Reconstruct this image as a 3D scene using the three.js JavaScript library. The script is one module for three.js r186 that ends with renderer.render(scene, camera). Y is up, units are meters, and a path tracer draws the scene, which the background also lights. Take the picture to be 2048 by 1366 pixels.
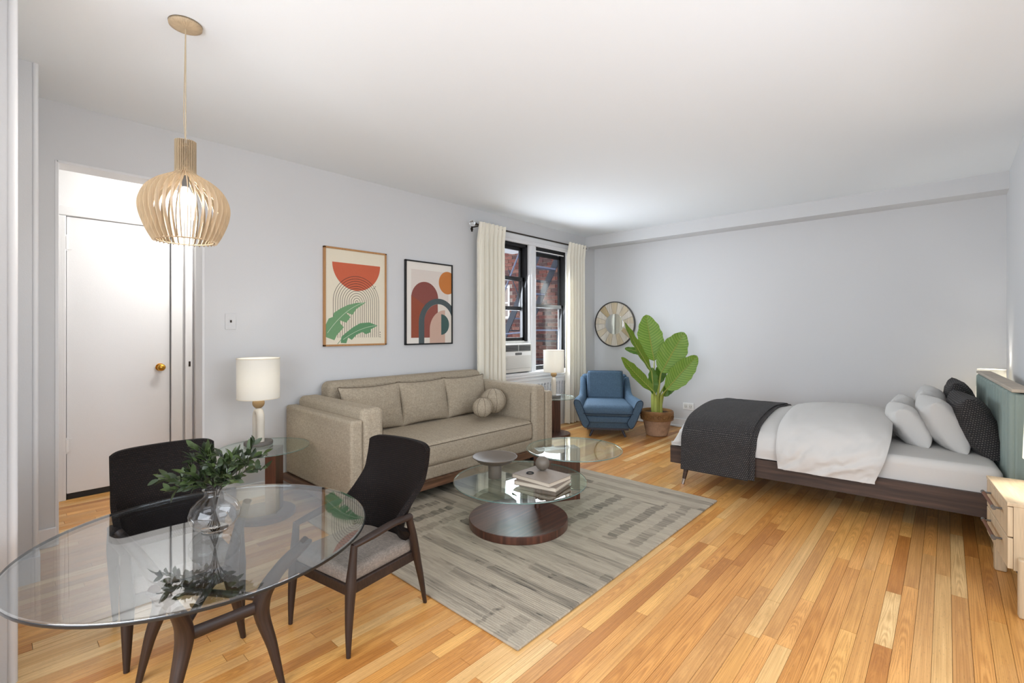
import * as THREE from 'three';
import { RoundedBoxGeometry } from 'three/addons/geometries/RoundedBoxGeometry.js';
import { mergeGeometries, mergeVertices, toCreasedNormals } from 'three/addons/utils/BufferGeometryUtils.js';
import { RectAreaLightUniformsLib } from 'three/addons/lights/RectAreaLightUniformsLib.js';

// ------------------------------------------------------------------ camera, sky, large lights, exposure
const scene = new THREE.Scene();
const CAM = new THREE.Vector3(3.996, 1.3133, 6.2316), YAW = 0.742473;
const camera = new THREE.PerspectiveCamera(71.6002, 2048 / 1366, 0.05, 200);
camera.position.copy(CAM);
camera.rotation.set(0, YAW, 0);
camera.setViewOffset(2048, 1366, 0, 24, 2048, 1366);      // lens shift: verticals stay vertical
camera.updateMatrixWorld(true);
camera.updateProjectionMatrix();

const renderer = new THREE.WebGLRenderer({ antialias: true });
renderer.toneMapping = THREE.LinearToneMapping;
renderer.toneMappingExposure = 1.27;
renderer.shadowMap.enabled = true;

scene.background = new THREE.Color().setRGB(1.25, 1.32, 1.45);   // bright overcast sky
RectAreaLightUniformsLib.init();
function areaLight(color, intensity, w, h, at, towards) {
  const l = new THREE.RectAreaLight(color, intensity, w, h);
  l.position.set(...at); l.lookAt(...towards); scene.add(l); return l;
}
// daylight entering by the window in the left wall, and fill light from two added unseen windows, behind the camera and in the right wall
areaLight(new THREE.Color(0.90, 0.98, 1.08), 13.5, 1.30, 1.30, [-0.17, 1.40, 1.38], [3, 0.45, 1.75]);
areaLight(new THREE.Color(0.90, 0.98, 1.08), 7.0, 2.30, 1.20, [3.05, 1.22, 7.52], [1.9, -0.9, 0]);
areaLight(new THREE.Color(0.92, 0.98, 1.06), 3.2, 1.90, 1.25, [4.70, 1.48, 4.60], [0, -0.6, 4.9]);

// ------------------------------------------------------------------ helpers
let seed = 12345;
function rng() { seed |= 0; seed = seed + 0x6D2B79F5 | 0; let t = Math.imul(seed ^ seed >>> 15, 1 | seed); t = t + Math.imul(t ^ t >>> 7, 61 | t) ^ t; return ((t ^ t >>> 14) >>> 0) / 4294967296; }
const rr = (a, b) => a + (b - a) * rng();
const V = (x, y, z) => new THREE.Vector3(x, y, z);
const clamp = (x, a = 0, b = 1) => Math.min(b, Math.max(a, x));
const sstep = (a, b, x) => { const t = clamp((x - a) / (b - a)); return t * t * (3 - 2 * t); };
const lerp = (a, b, t) => a + (b - a) * t;
function hash(x, y, s) { let h = Math.imul(x, 374761393) ^ Math.imul(y, 668265263) ^ Math.imul(s, 974634721); h = Math.imul(h ^ h >>> 13, 1274126177); return ((h ^ h >>> 16) >>> 0) / 4294967296; }
function vn(x, y, px, py, s) {                       // tileable value noise, lattice px by py
  const x0 = Math.floor(x), y0 = Math.floor(y), m = (a, b) => ((a % b) + b) % b;
  let fx = x - x0, fy = y - y0; fx = fx * fx * (3 - 2 * fx); fy = fy * fy * (3 - 2 * fy);
  const a = hash(m(x0, px), m(y0, py), s), b = hash(m(x0 + 1, px), m(y0, py), s), c = hash(m(x0, px), m(y0 + 1, py), s), d = hash(m(x0 + 1, px), m(y0 + 1, py), s);
  return lerp(lerp(a, b, fx), lerp(c, d, fx), fy);
}
function fbm(u, v, fx, fy, s, o = 4) { let a = 0, w = 0.5, t = 0; for (let i = 0; i < o; i++) { a += w * vn(u * fx, v * fy, fx, fy, s + i); t += w; w *= 0.5; fx *= 2; fy *= 2; } return a / t; }
function tex(w, h, fn, srgb = true) {                // fn(u, v) -> grey or [r, g, b] in 0..1
  const d = new Uint8Array(w * h * 4);
  for (let y = 0; y < h; y++) for (let x = 0; x < w; x++) {
    const c = fn((x + 0.5) / w, (y + 0.5) / h), o = (y * w + x) * 4;
    for (let k = 0; k < 3; k++) d[o + k] = Math.round(255 * clamp(Array.isArray(c) ? c[k] : c));
    d[o + 3] = 255;
  }
  const t = new THREE.DataTexture(d, w, h, THREE.RGBAFormat);
  t.magFilter = THREE.LinearFilter; t.minFilter = THREE.LinearMipmapLinearFilter; t.generateMipmaps = true;
  t.wrapS = t.wrapT = THREE.RepeatWrapping; if (srgb) t.colorSpace = THREE.SRGBColorSpace; t.needsUpdate = true; return t;
}
const M = (color, roughness, o = {}) => new THREE.MeshPhysicalMaterial({ color, roughness, ...o });

// geometry helpers: every geometry leaves as non-indexed position / normal / uv
function clean(g) { if (g.index) g = g.toNonIndexed(); for (const k of Object.keys(g.attributes)) if (!['position', 'normal', 'uv'].includes(k)) g.deleteAttribute(k); if (!g.attributes.normal) g.computeVertexNormals(); if (!g.attributes.uv) g.setAttribute('uv', new THREE.BufferAttribute(new Float32Array(g.attributes.position.count * 2), 2)); g.morphAttributes = {}; return g; }
function join(list) { return list.length === 1 ? clean(list[0]) : mergeGeometries(list.map(clean)); }
function boxUV(g, s = 1) {                            // uv in metres by the face's main direction
  g = clean(g); const p = g.attributes.position, uv = g.attributes.uv, a = V(), b = V(), c = V();
  for (let i = 0; i < p.count; i += 3) {
    a.fromBufferAttribute(p, i); b.fromBufferAttribute(p, i + 1); c.fromBufferAttribute(p, i + 2);
    const n = b.clone().sub(a).cross(c.clone().sub(a)), ax = Math.abs(n.x), ay = Math.abs(n.y), az = Math.abs(n.z);
    [a, b, c].forEach((q, k) => { const [u, v] = ax >= ay && ax >= az ? [q.z, q.y] : ay >= az ? [q.x, q.z] : [q.x, q.y]; uv.setXY(i + k, u * s, v * s); });
  }
  return g;
}
const bx = (w, h, d, x = 0, y = 0, z = 0) => new THREE.BoxGeometry(w, h, d).translate(x, y, z);
const b2 = (x0, x1, y0, y1, z0, z1) => bx(x1 - x0, y1 - y0, z1 - z0, (x0 + x1) / 2, (y0 + y1) / 2, (z0 + z1) / 2);
const rb = (w, h, d, r, x = 0, y = 0, z = 0, s = 3) => new RoundedBoxGeometry(w, h, d, s, Math.min(r, w / 2.01, h / 2.01, d / 2.01)).translate(x, y, z);
const r2 = (x0, x1, y0, y1, z0, z1, r, s) => rb(x1 - x0, y1 - y0, z1 - z0, r, (x0 + x1) / 2, (y0 + y1) / 2, (z0 + z1) / 2, s);
const cy = (rt, r0, h, x = 0, y = 0, z = 0, n = 32) => new THREE.CylinderGeometry(rt, r0, h, n).translate(x, y, z);
const sp = (r, x = 0, y = 0, z = 0, a = 28, b = 20) => new THREE.SphereGeometry(r, a, b).translate(x, y, z);
const lathe = (pts, n = 48) => new THREE.LatheGeometry(pts.map(([r, y]) => new THREE.Vector2(r, y)), n);
const tube = (pts, r, seg = 24, n = 8, closed = false) => new THREE.TubeGeometry(new THREE.CatmullRomCurve3(pts.map(p => V(...p)), closed), seg, r, n, closed);
function grid(nu, nv, f, closedU = false) {           // f(i/nu, j/nv) -> Vector3
  const pos = [], uv = [], idx = [];
  for (let j = 0; j <= nv; j++) for (let i = 0; i <= nu; i++) { const p = f(i / nu, j / nv); pos.push(p.x, p.y, p.z); uv.push(i / nu, j / nv); }
  for (let j = 0; j < nv; j++) for (let i = 0; i < nu; i++) { const a = j * (nu + 1) + i, b = a + 1, c = a + nu + 1, d = c + 1; idx.push(a, b, d, a, d, c); }
  const g = new THREE.BufferGeometry();
  g.setAttribute('position', new THREE.Float32BufferAttribute(pos, 3)); g.setAttribute('uv', new THREE.Float32BufferAttribute(uv, 2)); g.setIndex(idx); g.computeVertexNormals(); return g;
}
function shell(nu, nv, f, th) {                       // a sheet with thickness: outer face f, inner face th below it, rims closed
  const o = grid(nu, nv, f), p = o.attributes.position, n = o.attributes.normal, P = (i, j) => { const k = j * (nu + 1) + i; return V().fromBufferAttribute(p, k); };
  const Q = (i, j) => { const k = j * (nu + 1) + i; return P(i, j).addScaledVector(V().fromBufferAttribute(n, k), -(typeof th === 'function' ? th(i / nu, j / nv) : th)); };
  const inner = grid(nu, nv, (u, v) => Q(Math.round((1 - u) * nu), Math.round(v * nv)));
  const rim = (cnt, A, B) => grid(cnt, 1, (u, v) => v < 0.5 ? A(Math.round(u * cnt)) : B(Math.round(u * cnt)));
  return join([o, inner, rim(nu, i => Q(i, 0), i => P(i, 0)), rim(nu, i => P(i, nv), i => Q(i, nv)), rim(nv, j => P(0, j), j => Q(0, j)), rim(nv, j => Q(nu, j), j => P(nu, j))]);
}
function taper(pts, rad, sides = 10, seg = 20, flat = 1) {   // swept limb: radii follow the points; flat squashes across
  const curve = new THREE.CatmullRomCurve3(pts.map(p => V(...p)), false, 'centripetal'), R = t => { const x = t * (rad.length - 1), i = Math.min(rad.length - 2, Math.floor(x)); return lerp(rad[i], rad[i + 1], x - i); };
  const fr = curve.computeFrenetFrames(seg, false);
  const ring = (i) => { const c = curve.getPoint(i / seg), r = R(i / seg), out = []; for (let k = 0; k <= sides; k++) { const a = k / sides * Math.PI * 2; out.push(c.clone().addScaledVector(fr.normals[i], Math.cos(a) * r).addScaledVector(fr.binormals[i], Math.sin(a) * r * flat)); } return out; };
  const rings = []; for (let i = 0; i <= seg; i++) rings.push(ring(i));
  const body = grid(sides, seg, (u, v) => rings[Math.round(v * seg)][Math.round(u * sides)]);
  const cap = (i, flip) => grid(sides, 1, (u, v) => { const k = Math.round((flip ? 1 - u : u) * sides); return v < 0.5 ? curve.getPoint(i / seg) : rings[i][k]; });
  return join([body, cap(0, true), cap(seg, false)]);
}
function loft(secs, crease = 0.7) {                   // closed loops joined along a row, ends capped
  const n = secs[0].length, m = secs.length - 1, L = secs.map(s => s.map(p => V(...p)));
  const body = grid(n, m, (u, v) => L[Math.round(v * m)][Math.round(u * n) % n]);
  const cap = (k, flip) => { const c = V(); L[k].forEach(p => c.add(p)); c.divideScalar(n); return grid(n, 1, (u, v) => v < 0.5 ? c.clone() : L[k][Math.round((flip ? 1 - u : u) * n) % n]); };
  let g = join([body, cap(0, true), cap(m, false)]); g.deleteAttribute('uv'); g.deleteAttribute('normal'); g = mergeVertices(g, 1e-5); return boxUV(toCreasedNormals(g, crease));
}
function smooth(g, crease = 0.6) { g = clean(g); g.deleteAttribute('normal'); g.deleteAttribute('uv'); return clean(toCreasedNormals(mergeVertices(g, 1e-5), crease)); }
function pillowGeo(w, h, t, opt = {}) {               // soft pillow in its own xy plane, thick along z
  const N = 44, { puff = 0.42, wr = 0.006, s = 1, corner = 0.10 } = opt, side = sg => grid(N, N, (u, v) => {
    const a = (sg > 0 ? u : 1 - u) * 2 - 1, b = v * 2 - 1, k = 1 - corner * Math.pow(1 - Math.abs(a), 1) * 0 ;
    const pin = 1 - 0.09 * (1 - b * b) * Math.pow(Math.abs(a), 3) * k, pinv = 1 - 0.09 * (1 - a * a) * Math.pow(Math.abs(b), 3) * k;
    const th = Math.pow(Math.max(0, (1 - a * a) * (1 - b * b)), puff);
    const rg = 1 - Math.abs(2 * fbm(u * 1.0 + s * 0.37, v, 4, 7, 40 + s, 3) - 1), w1 = ((fbm(u + s * 0.37, v, 5, 5, 60 + s) - 0.5) * 2 + (rg - 0.7) * 1.4) * wr * th;
    return V(a * w / 2 * pin, b * h / 2 * pinv, sg * (th * t / 2 + w1));
  });
  return boxUV(smooth(join([side(1), side(-1)]), 1.2));
}

// objects
const taken = {};
function numbered(n) { const k = taken[n] = (taken[n] ?? -1) + 1; return k ? `${n}_${String(k).padStart(3, '0')}` : n; }
function part(name, geos, mat, parent) { const m = new THREE.Mesh(Array.isArray(geos) ? join(geos) : geos, mat); m.name = name; parent.add(m); return m; }
function thing(name, label, category, at = [0, 0, 0], turn = 0, group) { const o = new THREE.Group(); o.name = numbered(name); o.position.set(...at); o.rotation.y = turn; o.userData = { label, category }; if (group) o.userData.group = group; scene.add(o); return o; }
function solo(name, geos, mat, label, category, at = [0, 0, 0], turn = 0, group) { const o = new THREE.Mesh(Array.isArray(geos) ? join(geos) : geos, mat); o.name = numbered(name); o.position.set(...at); o.rotation.y = turn; o.userData = { label, category }; if (group) o.userData.group = group; scene.add(o); return o; }
function struct(name, geos, mat, label, category) { const o = new THREE.Mesh(Array.isArray(geos) ? join(geos) : geos, mat); o.name = name; o.userData = { kind: 'structure', label, category }; scene.add(o); return o; }
function structGroup(name, label, category) { const o = new THREE.Group(); o.name = name; o.userData = { kind: 'structure', label, category }; scene.add(o); return o; }

// ------------------------------------------------------------------ textures and materials
const plaster = tex(512, 512, (u, v) => 0.5 + (fbm(u, v, 8, 8, 3, 4) - 0.5) * 0.5 + (hash(Math.floor(u * 512), Math.floor(v * 512), 9) - 0.5) * 0.18, false);
const grain = [0, 1, 2, 3].map(k => tex(64, 512, (u, v) => {
  const bend = (fbm(u, v, 2, 3, 20 + k, 2) - 0.5) * 0.9, lines = vn((u + bend * 0.12) * 26, v * 3, 26, 3, 50 + k), fine = vn(u * 64, v * 8, 64, 8, 60 + k);
  const arch = 0.5 + 0.5 * Math.sin(((u - 0.5) * (u - 0.5) * 26 + v * (k + 2) * 2.2 + bend * 5) * 3.1), pore = vn(u * 64, v * 60, 64, 60, 70 + k) > 0.82 ? 0.9 : 1;
  const g = 0.80 + 0.10 * lines + 0.06 * fine + 0.10 * arch * (k % 2 ? 1 : 0.4), blot = 0.93 + 0.14 * fbm(u, v, 1, 4, 80 + k, 3);
  return [g * blot * pore, Math.pow(g * blot, 1.35) * pore, Math.pow(g * blot, 1.8) * pore].map(x => clamp(x));
}));
const darkGrain = tex(256, 512, (u, v) => { const b = (fbm(u, v, 3, 2, 5, 3) - 0.5), l = vn((u + b * 0.10) * 40, v * 3, 40, 3, 6), f = vn(u * 128, v * 14, 128, 14, 7); const g = 0.52 + 0.34 * l + 0.16 * f + b * 0.25; return [g, g * 0.96, g * 0.93]; });
const paleGrain = tex(256, 512, (u, v) => { const b = (fbm(u, v, 3, 2, 15, 3) - 0.5), l = vn((u + b * 0.08) * 40, v * 3, 40, 3, 16), f = vn(u * 128, v * 20, 128, 20, 17); const g = 0.80 + 0.12 * l + 0.08 * f + b * 0.08; return [g, g * 0.98, g * 0.95]; });
const linen = tex(256, 256, (u, v) => { const a = vn(u * 24, v * 128, 24, 128, 1), b = vn(u * 128, v * 24, 128, 24, 2), c = fbm(u, v, 6, 6, 3, 3); const g = 0.70 + 0.17 * a + 0.13 * b + 0.03 * (c - 0.5); return [g, g * 0.985, g * 0.965]; });
const weaveBump = tex(128, 128, (u, v) => { const a = Math.sin(u * Math.PI * 64), b = Math.sin(v * Math.PI * 64); return 0.5 + 0.25 * a * b + 0.25 * (hash(Math.floor(u * 128), Math.floor(v * 128), 4) - 0.5); }, false);
const wicker = tex(256, 256, (u, v) => { const r = Math.floor(v * 32), x = (u * 32 + (r % 2) * 0.5) % 1, y = (v * 32) % 1, d = Math.hypot((x - 0.5) * 1.1, (y - 0.5) * 1.6); const n = hash(Math.floor(u * 32 + (r % 2) * 0.5), r, 8); const s = clamp(1 - d * 3.0) * (0.25 + 0.75 * n); return [0.10 + 0.46 * s, 0.075 + 0.38 * s, 0.065 + 0.33 * s]; });
const wickerBump = tex(256, 256, (u, v) => { const r = Math.floor(v * 32), x = (u * 32 + (r % 2) * 0.5) % 1, y = (v * 32) % 1; return clamp(1 - 1.8 * Math.hypot(x - 0.5, (y - 0.5) * 1.3)); }, false);
const knit = tex(256, 256, (u, v) => { const r = Math.floor(v * 32), x = (u * 32 + (r % 2) * 0.5) % 1, y = (v * 32) % 1; const s = (Math.abs(x - 0.5) < 0.24 && y > 0.35 && y < 0.72) ? 1 : 0; const n = 0.6 + 0.4 * hash(Math.floor(u * 32 + (r % 2) * 0.5), r, 5); return [0.155 + 0.27 * s * n, 0.15 + 0.25 * s * n, 0.15 + 0.235 * s * n]; });
const rugTex = tex(1024, 1024, (u, v) => {
  const x = u * 2.15, z = v * 2.28;
  const wob = (fbm(u, v, 12, 70, 31, 3) - 0.5) * 0.045, X = x + wob, Z = z + wob * 0.35;      // x: 0 .. 2.15 from the sofa side, z: 0 .. 2.28 from the far end
  const along = (Z > 0.42 && Z < 1.15 && X > 1.15) || (X < 1.0 && Z > 1.45 && Z < 2.0 && X > 0.25) || hash(Math.floor(X / 0.27), Math.floor(Z / 0.3), 78) > 0.9;   // stripes that run along z
  const per = 0.080, q = (along ? X : Z) / per, st = Math.floor(q), ph = q - st, run = (along ? Z : X) / 0.85 + hash(st, along ? 1 : 0, 79) * 5, seg = Math.floor(run), on = hash(st, seg, 80);
  let dark = (st % 2 ? 1 : 0) * (0.30 + 0.70 * on) * sstep(0, 0.12, ph) * sstep(0, 0.12, 1 - ph) * (run - seg < 0.05 ? 0.4 : 1);
  dark *= sstep(0.18, 0.75, vn(u * 14, v * 240, 14, 240, 32) * 0.7 + fbm(u, v, 5, 9, 33, 3) * 0.5);
  const yarn = vn(u * 30, v * 400, 30, 400, 34), speck = vn(u * 26, v * 320, 26, 320, 36) > 0.86 ? 0.16 : 0;
  const g = 0.655 - 0.19 * dark - speck * (0.25 + dark) + 0.08 * (yarn - 0.5) + 0.06 * (fbm(u, v, 3, 3, 35) - 0.5);
  return [g, g * 0.93, g * 0.82];
});
const rugBump = tex(512, 512, (u, v) => 0.6 * Math.abs(Math.sin(v * Math.PI * 170)) + 0.4 * hash(Math.floor(u * 512), Math.floor(v * 512), 2), false);
const clayTex = tex(256, 256, (u, v) => { const a = fbm(u, v, 6, 6, 91, 4), b = hash(Math.floor(u * 256), Math.floor(v * 256), 92); const g = 0.72 + 0.3 * (a - 0.5) + 0.22 * (b - 0.5); return [g, g * 0.99, g * 0.97]; });
const brickTex = tex(256, 128, (u, v) => { const a = fbm(u, v, 8, 6, 101, 4), b = hash(Math.floor(u * 128), Math.floor(v * 64), 102); const g = 0.78 + 0.4 * (a - 0.5) + 0.12 * (b - 0.5); return [g, g, g]; });
const rep = (t, x, y) => { const c = t.clone(); c.repeat.set(x, y); c.needsUpdate = true; return c; };

const turned = (t, x, y) => { const c = rep(t, x, y); c.rotation = Math.PI / 2; return c; };

const mt = {
  wall: M(new THREE.Color().setRGB(0.665, 0.668, 0.672), 0.85, { bumpMap: plaster, bumpScale: 0.0012 }),
  ceiling: M(new THREE.Color().setRGB(0.855, 0.89, 0.91), 0.92, { bumpMap: plaster, bumpScale: 0.001 }),
  trim: M(new THREE.Color().setRGB(0.77, 0.77, 0.775), 0.5),
  hallPaint: M(new THREE.Color().setRGB(0.80, 0.79, 0.78), 0.6, { bumpMap: plaster, bumpScale: 0.001 }),
  doorPaint: M(new THREE.Color().setRGB(0.80, 0.79, 0.785), 0.45, { bumpMap: plaster, bumpScale: 0.0012 }),
  sub: M('#3a2413', 0.9),
  black: M('#0b0b0c', 0.45), softBlack: M('#17171a', 0.7),
  walnut: M('#6b4232', 0.38, { map: rep(darkGrain, 1.6, 0.8), clearcoat: 0.35, clearcoatRoughness: 0.25 }),
  espresso: M('#3b2a22', 0.5, { map: rep(darkGrain, 1.6, 0.8) }),
  bedWood: M('#5a463b', 0.55, { map: turned(darkGrain, 1.4, 0.8) }),
  plinth: M('#8c6850', 0.5, { map: turned(darkGrain, 1.2, 0.7) }),
  paleOak: M('#d8c3a4', 0.55, { map: rep(paleGrain, 1.5, 0.8) }),
  oakFrame: M('#c79560', 0.5, { map: rep(paleGrain, 2, 1) }),
  slat: M('#c8b497', 0.6, { map: rep(paleGrain, 3, 1.5) }),
  sofa: M('#c4b8a4', 0.95, { map: rep(linen, 4.6, 4.6), bumpMap: rep(weaveBump, 6, 6), bumpScale: 0.0005, sheen: 0.25, sheenRoughness: 0.6, sheenColor: new THREE.Color('#b7a68d') }),
  seam: M('#5f5242', 0.95),
  seatGrey: M('#968d85', 0.95, { map: rep(linen, 4, 4) }),
  wicker: M('#a89b93', 0.7, { specularIntensity: 0.4, map: rep(wicker, 3.4, 3.4), bumpMap: rep(wickerBump, 3.4, 3.4), bumpScale: 0.0015 }),
  blue: M('#56728d', 0.9, { map: rep(linen, 5, 5), bumpMap: rep(weaveBump, 5, 5), bumpScale: 0.0006, sheen: 0.3, sheenColor: new THREE.Color('#7d9ab5'), sheenRoughness: 0.5 }),
  bluePipe: M('#1f2f42', 0.9), armLeg: M('#3d3a42', 0.5),
  rug: M('#ffffff', 1.0, { map: rugTex, bumpMap: rugBump, bumpScale: 0.004 }),
  rugEdge: M('#8f8577', 1.0),
  sheet: M(new THREE.Color().setRGB(0.585, 0.57, 0.545), 0.95, { bumpMap: rep(weaveBump, 3, 3), bumpScale: 0.0004 }),
  duvet: M(new THREE.Color().setRGB(0.59, 0.575, 0.55), 0.95, { bumpMap: rep(weaveBump, 3, 3), bumpScale: 0.0004 }),
  knit: M('#ffffff', 0.95, { map: rep(knit, 2.3, 2.3), bumpMap: rep(wickerBump, 2.3, 2.3), bumpScale: 0.002 }),
  green: M('#88968f', 0.85, { sheen: 0.4, sheenColor: new THREE.Color('#8fa79f'), sheenRoughness: 0.5 }),
  cream: M('#ece5d3', 0.9, { transmission: 0.25, thickness: 0 }),
  shade: M(new THREE.Color().setRGB(0.86, 0.84, 0.78), 0.9, { transmission: 0.30, thickness: 0, bumpMap: rep(weaveBump, 6, 4), bumpScale: 0.0003 }),
  curtain: M(new THREE.Color().setRGB(0.95, 0.91, 0.80), 0.95, { transmission: 0.12, thickness: 0, side: THREE.DoubleSide, bumpMap: rep(weaveBump, 8, 8), bumpScale: 0.0004 }),
  ceramic: M('#d8d2c6', 0.7, { bumpMap: rep(clayTex, 3, 3), bumpScale: 0.001 }),
  jute: M('#a98c63', 0.9, { bumpMap: rep(wickerBump, 1, 1), bumpScale: 0.003 }),
  greyStone: M('#6f6b66', 0.6), taupe: M('#6b6359', 0.45), taupeIn: M('#6a6157', 0.5),
  glass: M('#f2fbf8', 0.02, { transmission: 1, thickness: 0, ior: 1.62 }),
  dineGlass: M('#e6ebee', 0.02, { transmission: 1, thickness: 0, ior: 1.95 }),
  vaseGlass: M('#ffffff', 0.0, { transmission: 1, thickness: 0, ior: 1.5 }),
  pane: M('#ffffff', 0.0, { transmission: 1, thickness: 0, ior: 1.15 }),
  glassEdge: M('#5b7a76', 0.15, { clearcoat: 1 }), darkEdge: M('#15181a', 0.3), paleEdge: M('#b9cfcb', 0.15, { clearcoat: 1 }),
  brass: M('#c8973f', 0.25, { metalness: 1 }), steel: M('#b9b9bb', 0.3, { metalness: 1 }), dullMetal: M('#6d6a66', 0.4, { metalness: 0.8 }),
  bronze: M('#33291f', 0.45, { metalness: 0.6 }), leather: M('#6d4630', 0.6),
  mirror: M('#f4f6f6', 0.02, { metalness: 1 }),
  white: M('#f0f0ee', 0.45), offWhite: M('#dedcd6', 0.5), plasticDark: M('#3c3d3f', 0.6), plasticGrey: M('#a8a8a6', 0.5),
  clay: M('#efc6a6', 0.9, { map: rep(clayTex, 2, 2), bumpMap: rep(clayTex, 2, 2), bumpScale: 0.003 }), clayBand: M('#c48f55', 0.55, { map: rep(clayTex, 3, 1), bumpMap: rep(clayTex, 3, 1), bumpScale: 0.006 }), soil: M('#35251a', 1),
  iron: M('#3f4550', 0.6), ironPale: M('#7d86a0', 0.5), mortar: M('#a89a90', 0.95),
  stalk: M('#9aa24a', 0.6), leafDark: M('#263219', 0.5, { side: THREE.DoubleSide }), leafMid: M('#3b4a25', 0.5, { side: THREE.DoubleSide }), twig: M('#1f1a14', 0.8),
};

// ------------------------------------------------------------------ room shell (left wall x = 0, back wall z = 0)
const H = 2.70;
function wallShape(holes, z0, z1, y0, y1) {
  const s = new THREE.Shape([[z0, y0], [z1, y0], [z1, y1], [z0, y1]].map(p => new THREE.Vector2(...p)));
  for (const [a, b, c, d] of holes) s.holes.push(new THREE.Path([[a, c], [a, d], [b, d], [b, c]].map(p => new THREE.Vector2(...p))));
  return s;
}
const WIN = { z0: 0.72, z1: 2.12, y0: 0.765, y1: 2.42 };
const OPEN = { z0: 5.205, z1: 5.984, y1: 2.343 };
{
  const s = new THREE.Shape([[0, 0], [OPEN.z0, 0], [OPEN.z0, OPEN.y1], [OPEN.z1, OPEN.y1], [OPEN.z1, 0], [6.09, 0], [6.09, H], [0, H]].map(p => new THREE.Vector2(...p)));
  s.holes.push(new THREE.Path([[WIN.z0, WIN.y0], [WIN.z0, WIN.y1], [WIN.z1, WIN.y1], [WIN.z1, WIN.y0]].map(p => new THREE.Vector2(...p))));
  const g = new THREE.ExtrudeGeometry(s, { depth: 0.16, bevelEnabled: false }); g.rotateY(-Math.PI / 2);   // shape x -> z, depth -> -x
  struct('wall_left', boxUV(g, 0.8), mt.wall, 'pale lavender-white wall with the window and the hall opening', 'wall');
}
struct('wall_back', boxUV(b2(-0.16, 4.9, 0, H, -0.16, 0), 0.8), mt.wall, 'pale grey wall behind the bed and armchair', 'wall');
{
  const g = new THREE.ExtrudeGeometry(wallShape([[3.6, 5.6, 0.8, 2.2]], 0, 7.76, 0, H), { depth: 0.16, bevelEnabled: false }).rotateY(-Math.PI / 2).translate(4.88, 0, 0);
  struct('wall_right', boxUV(join([g, b2(4.40, 4.7195, 0, H, 0, 2.34)]), 0.8), mt.wall, 'pale wall behind the headboard', 'wall');
  const w = structGroup('window_4', 'added unseen window in the right wall that lights the left wall', 'window');  // window added out of view to even the light on the left wall
  part('window_frame', [b2(4.76, 4.84, 0.80, 0.85, 3.6, 5.6), b2(4.76, 4.84, 2.15, 2.2, 3.6, 5.6), b2(4.76, 4.84, 0.85, 2.15, 3.6, 3.65), b2(4.76, 4.84, 0.85, 2.15, 5.55, 5.6)], mt.trim, w);
  part('pane', b2(4.798, 4.802, 0.85, 2.15, 3.65, 5.55), mt.pane, w);
}
{ // wall behind the camera, with a window added for frontal light
  const s = wallShape([[1.95, 4.35, 0.62, 2.38]], 0, 4.88, 0, H);
  const g = new THREE.ExtrudeGeometry(s, { depth: 0.16, bevelEnabled: false }).translate(0, 0, 7.6);
  struct('wall_front', boxUV(g, 0.8), mt.wall, 'wall with an added wide window facing the bed', 'wall');
  [[1.95, 4.35]].forEach(([a, b], k) => {
    const w = structGroup(`window_${k + 3}`, 'added unseen window that lights the room from behind the camera', 'window');
    part('window_frame', [b2(a, b, 0.62, 0.67, 7.62, 7.70), b2(a, b, 2.33, 2.38, 7.62, 7.70), b2(a, a + 0.05, 0.67, 2.33, 7.62, 7.70), b2(b - 0.05, b, 0.67, 2.33, 7.62, 7.70)], mt.trim, w);
    part('pane', b2(a + 0.05, b - 0.05, 0.67, 2.33, 7.655, 7.66), mt.pane, w);
  });
}
// closet corners at the left edge of the view; last box is an added unseen pier shading them
struct('wall_closet', boxUV(join([b2(-0.16, 0.495, 0, H, 6.09, 7.6), b2(0.495, 1.44, 0, H, 6.186, 7.6), b2(1.441, 1.665, 0, H, 6.255, 6.36)]), 0.8), mt.wall, 'stepped wall corners beside the hall opening, with an added unseen pier shading them', 'wall');
{ const t = structGroup('trim_1', 'rounded white corner beads and baseboards of the stepped wall', 'trim');
  part('corner_bead', cy(0.012, 0.012, H, 0.492, H / 2, 6.093, 12), mt.trim, t); part('corner_bead', cy(0.014, 0.014, H, 1.437, H / 2, 6.190, 12), mt.trim, t);
  part('baseboard', b2(0.495, 0.512, 0, 0.13, 6.075, 6.186), mt.trim, t); part('baseboard', b2(0.019, 0.494, 0, 0.13, 6.074, 6.089), mt.trim, t); }
struct('ceiling', boxUV(b2(-1.9, 4.9, H, H + 0.15, -0.2, 7.8), 0.6), mt.ceiling, 'flat white ceiling', 'ceiling');
struct('trim_2', boxUV(b2(0, 4.40, 2.545, H, 0, 0.25), 0.8), mt.wall, 'shallow painted beam along the top of the back wall', 'beam');
struct('baseboard_back', [r2(0, 4.40, 0, 0.115, 0, 0.018, 0.006, 2), r2(0, 4.40, 0, 0.03, 0, 0.03, 0.01, 2)], mt.trim, 'white baseboard along the back wall', 'baseboard');
struct('baseboard_left', [r2(0, 0.018, 0, 0.115, 2.40, OPEN.z0, 0.006, 2), r2(0, 0.018, 0, 0.115, 0.03, 0.68, 0.006, 2), r2(0, 0.018, 0, 0.115, OPEN.z1, 6.072, 0.006, 2)], mt.trim, 'white baseboard along the sofa wall', 'baseboard');

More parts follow.
